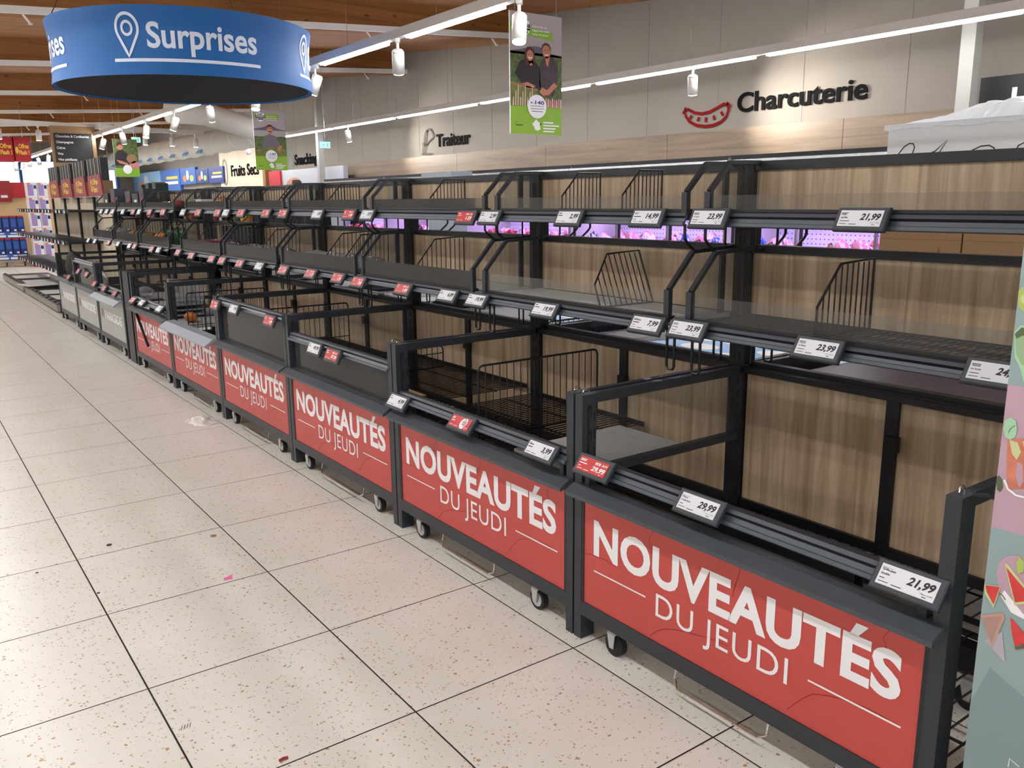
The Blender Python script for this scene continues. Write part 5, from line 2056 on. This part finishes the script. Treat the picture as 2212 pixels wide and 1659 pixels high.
# ================================================================= FAR GONDOLA WITH FLOOR TRAYS
fg = thing('far_gondola', 'distant gondola with beige slatted back, two empty dark shelves and tag rails', 'shelving', (XS, 16.2, 0))
for i in range(13):
    y = -3.5 + .38 * i
    ob('back_slat', lambda b: b.box(-.012, .012, -.183, .183, .12, 1.56, 'beige_panel'), fg, (0, y + .19, 0), key='fgs')
for i in range(5):
    ob('upright', lambda b: b.box(-.04, .03, -.04, .04, 0, 1.56, 'black'), fg, (0, -3.55 + 1.25 * i, 0), key='fgu')
for z, x in ((.485, -.52), (.93, -.48), (1.372, -.42)):
    ob('shelf', lambda b: b.box(x, -.02, -2.6 if z > .6 else -1.9, 3.0, z - .03, z, 'anthracite_dark'), fg, key='fgd%.2f' % z)
    ob('shelf_rail', lambda b: b.box(x - .02, x, -2.6 if z > .6 else -1.9, 3.0, z - .045, z + .012, 'rail_grey'), fg, key='fgr%.2f' % z)
for z, x, y0 in ((.485, -.52, -1.9), (.93, -.48, -2.6), (1.372, -.42, -2.6)):
    yy = y0 + .15
    kk = 0
    while yy < 2.9:
        red = (kk % 5 == 3)
        P = (XS + x - .03, 16.2 + yy, z - .02)
        o = thing('price_tag', 'tiny %s price tag on the distant gondola' % COLN[red], 'price tag', P, 0, '%s tags on the distant gondola' % COLN[red])
        ob('case', lambda b: b.box(-.008, .004, -.066, .066, -.03, .03, 'tag_case'), o, key='ftc')
        ob('screen', lambda b: b.box(-.010, -.008, -.055, .055, -.021, .021, 'screen_red' if red else 'screen_white'), o, key='fts%d' % red)
        yy += .30 + (.12 if kk % 3 == 0 else 0)
        kk += 1
# low floor trays with pale sheets
for k, (y0, y1) in enumerate(((12.95, 16.2), (16.45, 19.4))):
    t = thing('floor_tray', ('low dark floor tray with tag rail beside the last grey bin', 'low dark floor tray farther from the grey bins')[k], 'tray', (XF + .02, (y0 + y1) / 2, 0))
    L2 = (y1 - y0) / 2
    ob('tray_body', lambda b: (b.box(.04, .78, -L2, L2, .06, .12, 'anthracite_dark'), b.box(0, .04, -L2, L2, .03, .125, 'concrete')), t)
    ob('tag_rail', lambda b: b.prism([(.0, .125), (.05, .145), (.05, .15), (-.01, .13)], -L2, L2, 'rail_grey'), t)
    for i in range(int(L2 * 2 / .36)):
        ob('tag_holder', lambda b: b.box(.0, .045, -.05, .05, .15, .158, 'black'), t, (0, -L2 + .25 + .36 * i, -.008), key='trh')
    for i in range(4):
        ob('foot', lambda b: b.box(.06, .12, -.03, .03, 0, .06, 'black'), t, (0, -L2 + .2 + i * (L2 * 2 - .4) / 3, 0), key='trf')
for i, (y, x, w, rot) in enumerate(((14.0, .42, .28, .1), (14.9, .36, .30, -.08), (16.05, .25, .30, .25), (17.2, .42, .30, .05), (18.4, .36, .34, -.1))):
    o = ob('sheet', lambda b: b.add([(-.33, -w, .0), (.3, -w, .0), (.33, w, .0), (-.3, w * .9, .006), (-.33, -w, .006), (.3, -w, .006), (.33, w, .006), (-.3, w * .9, .014)], [(3, 2, 1, 0), (4, 5, 6, 7), (0, 1, 5, 4), (1, 2, 6, 5), (2, 3, 7, 6), (3, 0, 4, 7)], 'foam_white' if i % 2 else 'white'), None, (XF + .02 + x, y, .122 if i != 2 else .16), rot=(0, 0, rot))
    tag(o, 'loose pale cardboard sheet lying on the low floor trays', 'sheet', 'pale sheets on the floor trays')

# red display cartons with upright dividers on top of the far gondola
for k, (ya, yb) in enumerate(((12.5, 13.5), (13.62, 14.62), (14.76, 15.76), (15.95, 16.95))):
    L2 = (yb - ya) / 2
    t = thing('display_carton', ('red display carton with yellow print on the distant gondola, closest to the grey bins', 'second red display carton from the grey bins on the distant gondola', 'third red display carton from the grey bins on the distant gondola', 'fourth red display carton from the grey bins on the distant gondola')[k], 'carton', (XS - .16, (ya + yb) / 2, 1.562))
    ob('carton_front', lambda b: b.prism([(-L2 * .96, 0), (L2 * .9, 0), (L2 * .9, .27), (-L2 * .8, .29)], 0, .02, 'dark_red', 'x'), t, key='dcf')
    ob('carton_body', lambda b: b.box(.02, .14, -L2 * .94, L2 * .88, 0, .20, 'cardboard_dark'), t, key='dcb')
    def yl(b):
        p = Plane2(b, (-.001, .3, 0), U_AISLE, V_UP)
        p.text('Offres', .17, .155, .075, 'yellow', width=.36, bold=.04)
        p.text('Flash !', .17, .055, .075, 'yellow', width=.36, bold=.04)
        p.ell(.09, .14, .06, .085, 'yellow', 1, 14)
        p.ell(.09, .14, .03, .05, 'dark_red', 2, 12)
    ob('print', yl, t, key='dcp')
    for i in range(4):
        ob('divider_board', lambda b: (b.box(.03, .12, -.035, .035, .20, .50, 'black'), b.box(.0, .03, -.03, .035, .22, .50, 'taupe'), b.box(.01, .03, -.11, -.03, .22, .50, 'black')), t, (0, -L2 * .7 + L2 * .47 * i, 0), key='dcd%d' % (i % 2))

# "Offres Flash" boxes and the black department board hanging far back
mat('flash_red', srgb(176, 26, 40), .5)
oq = atY(33, 348, 20)
t = thing('flash_sign', 'red hanging box sign with yellow Offres Flash lettering', 'sign', (oq.x, 20, oq.z))
ob('box', lambda b: (b.box(-.55, -.01, 0, .5, 0, .46, 'flash_red'), b.box(.01, .29, -.04, .5, 0, .46, 'flash_red')), t)


def flp(b):
    for x0, y0, wd in ((-.27, -.001, .25), (.05, -.041, .22)):
        p = Plane2(b, (x0, y0, 0), (1, 0, 0), (0, 0, 1), eps=.002)
        p.text('Offres', .035, .25, .085, 'yellow', width=wd * .8, bold=.04)
        p.text('Flash !', .035, .13, .085, 'yellow', width=wd * .8, bold=.04)
        p.ell(.0, .21, .03, .07, 'yellow', 1, 12)


ob('lettering', flp, t)
ob('hanger_wire', lambda b: (b.tube([(-.3, .2, .46), (-.3, .2, 1.2)], .004, 'steel', 4), b.tube([(.2, .2, .46), (.2, .2, 1.2)], .004, 'steel', 4)), t)
bq = atY(120, 357, 19.5)
br = atY(207, 357, 19.5)
W = br.x - bq.x
t = thing('department_board', 'black hanging board listing chocolates, champagnes, cider and wines', 'sign', (bq.x, 19.5, bq.z))
Hb = atY(120, 276, 19.5).z - bq.z
ob('frame', lambda b: b.box(-.03, W + .05, .01, .04, -.06, Hb + .04, 'cardboard'), t)
ob('board', lambda b: b.box(.03, W - .02, -.005, .012, .06, Hb - .10, 'ink'), t)


hh = (Hb - .16) / 5
for i, (tx, wd) in enumerate((('Chocolats & Confiseries', .88), ('Champagnes', .45), ('Cidres', .22), ('Vins', .15), ('Vins p\u00e9tillants', .5))):
    ob('text_line', lambda b: Plane2(b, (.03, -.006, 0), (1, 0, 0), (0, 0, 1), eps=.002).text(tx, .03, .06 + hh * (4 - i) + hh * .3, hh * .42, 'print_white', width=(W - .05) * wd, bold=.02), t)

# far pallets: blue packs, white nappy packs, red banner
mat('pack_lilac', srgb(160, 140, 200), .45)
mat('beige_wall', srgb(222, 190, 146), .6)
sp = thing('shelf_wall', 'distant pale wooden end wall with a red price banner', 'shelving', (2.4, 24.4, 0))
ob('board', lambda b: b.box(-1.2, 1.2, 0, .05, 0, 1.95, 'beige_wall'), sp)
ob('red_banner', lambda b: b.box(-1.2, 1.0, -.08, 0, 1.62, 1.98, 'flash_red'), sp)
ob('price_card', lambda b: (b.box(-.25, .2, -.11, -.085, 1.52, 2.02, 'dark_red'), b.box(-.02, .12, -.114, -.11, 1.62, 1.68, 'print_white')), sp)
for lv in range(2):
    for i in range(5):
        q = (2.02 + .155 * i, 23.55, .30 + .52 * lv)
        o = ob('blue_pack', lambda b: (b.box(-.07, .07, 0, .3, 0, .34, 'navy'), b.box(-.05, .05, -.003, 0, .12, .30, 'blue_mid'), b.box(-.06, .06, -.004, 0, .345, .36, 'flash_red'), b.box(-.06, .06, 0, .3, .34, .375, 'flash_red'), b.box(0, .05, -.004, 0, .02, .06, 'print_white')), None, q, key='bpack')
        tag(o, 'dark blue pack with a red top in the %s tier of the distant pallet' % ('lower', 'upper')[lv], 'pack', 'blue packs in the %s tier' % ('lower', 'upper')[lv])
    o = ob('blue_tray', lambda b: (b.box(-.42, .42, 0, .32, -.14, 0, 'blue_mid'), b.box(-.40, -.02, -.004, 0, -.12, -.07, 'print_white'), b.box(.02, .40, -.004, 0, -.12, -.07, 'print_white'), b.box(-.35, -.05, -.005, 0, -.045, -.02, 'print_white'), b.box(.08, .35, -.005, 0, -.045, -.02, 'print_white')), None, (2.32, 23.55, .30 + .52 * lv - .001), key='btray')
    tag(o, 'blue printed tray under the %s tier of blue packs' % ('lower', 'upper')[lv], 'tray')
o = thing('pallet', 'grey plastic pallet under the blue packs', 'pallet', (2.32, 23.7, 0))
ob('deck', lambda b: b.box(-.45, .45, -.2, .25, .115, .158, 'concrete'), o)
for x in (-.38, 0, .38):
    ob('block', lambda b: b.box(-.06, .06, -.18, .2, 0, .115, 'concrete'), o, (x, 0, 0), key='plbk')
for lv in range(5):
    for i in range(2):
        o = ob('white_pack', lambda b: (b.box(-.105, .105, 0, .35, 0, .345, 'print_white'), b.box(-.09, .03, -.004, 0, .04, .30, 'pack_lilac'), b.box(.04, .095, -.004, 0, .20, .28, 'navy'), b.box(-.09, -.02, -.005, 0, .30, .335, 'it_orange')), None, (2.92 + .22 * i, 23.2, .215 + .35 * lv), key='wpack')
        tag(o, 'white and lilac pack in the tall stack beside the blue packs', 'pack', 'white and lilac packs in the tall stack')
o = thing('crate', 'red plastic crate under the white and lilac packs', 'crate', (3.03, 23.35, 0))
ob('crate_body', lambda b: b.box(-.24, .24, -.2, .25, .0, .205, 'flash_red'), o)
ob('rim', lambda b: b.box(-.25, .25, -.21, .26, .18, .212, 'flash_red'), o)

# ================================================================= FAR RIGHT BACKGROUND
mat('chili', srgb(210, 120, 70), .5)
panels = ((292, 350, 372, 415, 28.5), (352, 392, 366, 413, 26.6), (392, 425, 362, 398, 25.0), (426, 452, 365, 395, 24.2), (453, 485, 360, 395, 23.4))
XPn = XW - .06
for k, (a, c, yt, yb, _) in enumerate(panels):
    A, B = atX(a, yb, XPn), atX(c, yb, XPn)
    Zt = atX((a + c) / 2, yt, XPn).z
    Zb = atX((a + c) / 2, yb, XPn).z
    L = A.y - B.y
    t = thing('blue_poster', ('pale blue poster strip by the far window', 'blue wall poster with yellow and white lines', 'blue wall poster with fruit and a bottle', 'narrow dark navy wall poster', 'navy wall poster beside the Fruits Secs lettering')[k], 'poster', (XPn, A.y, Zb))
    ob('board', lambda b: b.box(-.015, .078, -L, 0, 0, Zt - Zb, ('sky_print', 'blue_mid', 'blue_mid', 'navy', 'navy')[k]), t)
    def pp(b):
        p = Plane2(b, (-.017, 0, 0), (0, -L, 0), (0, 0, Zt - Zb), eps=.002)
        if k in (0, 2, 3):
            p.ell(.3, .35, .12, .2, 'chili')
            p.ell(.75, .35, .13, .2, 'd_kiwi')
            p.ell(.5, .55, .08, .3, 'print_white', 2)
        else:
            p.rect(.3, .55, .9, .68, 'yellow')
            p.rect(.2, .32, .9, .45, 'print_white')
    ob('print', pp, t)
# grey cladding below the Snacking wall, red panel, brown post
A = atX(572, 370, 7.6)
t = thing('counter_panel', 'grey panelled counter back below the Snacking lettering', 'counter', (7.6, 17.6, 0))
ob('panel', lambda b: b.box(0, .1, -1.4, 1.9, 0, 2.16, 'wall_grey'), t)
ob('red_end', lambda b: b.box(-.05, .0, 1.9, 2.6, 0, 2.16, 'flash_red'), t)
t = thing('post', 'dark brown wooden post beside the Fruits Secs board', 'post', (7.75, 20.9, 0))
ob('shaft', lambda b: b.box(-.06, .06, -.09, .09, 0, 2.75, 'it_brown'), t)
# an island of dark shelving behind the gondola, with green, black and grey stock on top
isl = thing('island_shelf', 'dark shelving island with pale packs behind the gondola', 'shelving', (4.6, 16.5, 0))
ob('frame', lambda b: (b.box(-.5, .5, -4.9, 3.2, 1.42, 1.47, 'black'), b.box(-.5, .5, -4.9, 3.2, 0, .15, 'black'), b.box(.0, .03, -4.9, 3.2, .15, 1.42, 'it_black')), isl)
for i in range(7):
    ob('upright', lambda b: b.box(-.5, .5, -.02, .02, .1, 1.47, 'black'), isl, (0, -4.8 + 1.32 * i, 0), key='islu')
for i, (px, w, h, m) in enumerate(((316, .14, .36, 'it_forest'), (331, .13, .38, 'it_forest'), (345, .13, .36, 'it_forest'))):
    q = atX(px, 405, 4.5)
    item('green_case', lambda b: (b.box(-.12, .12, -w, w, 0, h, m), b.box(-.122, -.12, -.05, .03, h * .5, h * .72, 'print_white')), (4.5, q.y, 1.472 + (.018 if i == 2 else 0)), 'dark green tall case standing on the island shelf', 'case', 'dark green cases on the island', smooth=False, rot=(.12 if i == 2 else 0, 0, 0))
q = atX(396, 405, 4.3)
item('green_card', lambda b: b.box(-.01, .01, -.24, .24, 0, .16, 'it_mint'), (4.3, q.y, 1.472), 'mint green card standing on the island shelf', 'card', smooth=False)
q = atX(433, 405, 4.3)
item('grey_sign', lambda b: b.box(-.01, .01, -.2, .2, 0, .20, 'offwhite'), (4.3, q.y, 1.472), 'pale grey sign card standing on the island shelf', 'card', smooth=False)
q = atX(475, 402, 4.3)
item('black_case', lambda b: (b.box(-.16, .16, -.30, .30, 0, .22, 'it_black'), b.box(-.163, -.16, -.2, .15, .05, .12, 'board_grey')), (4.3, q.y, 1.472), 'wide black case lying on the island shelf', 'case', smooth=False)
for i, px in enumerate((375, 412, 420, 455, 520)):
    q = atX(px, 408, 4.7)
    item('pale_pack', lambda b: b.box(-.08, .08, -.11, .11, 0, .17, ('beige_panel', 'it_orange', 'beige_panel', 'yellow', 'white')[i]), (4.7, q.y, 1.472), ('cream pack beside the mint card', 'orange pack behind the mint card', 'cream pack behind the grey sign card', 'yellow pack beside the grey sign card', 'white pack beside the red box')[i] + ' on the island shelf', 'pack', smooth=False)
q = atX(526, 404, 4.0)
item('red_box', lambda b: b.box(-.1, .1, -.25, .25, 0, .08, 'flash_red'), (4.3, q.y * 4.3 / 4.0, 1.472), 'flat red box on the island shelf', 'box', smooth=False)
# metal lid seen above the gondola beside the man, and the silver box beyond
q = atX(942, 389, 5.6)
t = thing('steel_hood', 'pale grey metal hood box above the top shelf in front of the Traiteur chillers', 'hood', (5.6, q.y, 0))
ob('hood', lambda b: b.box(0, .3, -.36, .36, 1.56, 1.80, 'plate_grey'), t)
ob('stand', lambda b: b.box(.05, .25, -.3, .3, 0, 1.56, 'plate_grey'), t)

# produce and packs on the island, seen through the slot under the top shelf
ob('shelf', lambda b: b.box(-.55, 0, -4.9, 3.2, 1.10, 1.13, 'black'), isl)
rp = random.Random(12)
PRD = (('it_orange', 'orange'), ('it_green', 'leafy green'), ('pk_white', 'white'), ('it_brown', 'brown'), ('yellow', 'yellow'), ('dark_red', 'red'))
for i in range(22):
    y = 12.0 + .32 * i
    if abs(((y - 11.7) + .66) % 1.32 - .66) < .17:
        continue
    m, cn = PRD[rp.randrange(6)]
    item('produce', bag(200 + i, m, .10, .13, .07 + .03 * rp.random()), (4.25, y, 1.132), '%s produce heap on the island shelf behind the gondola' % cn, 'produce', '%s produce on the island' % cn)
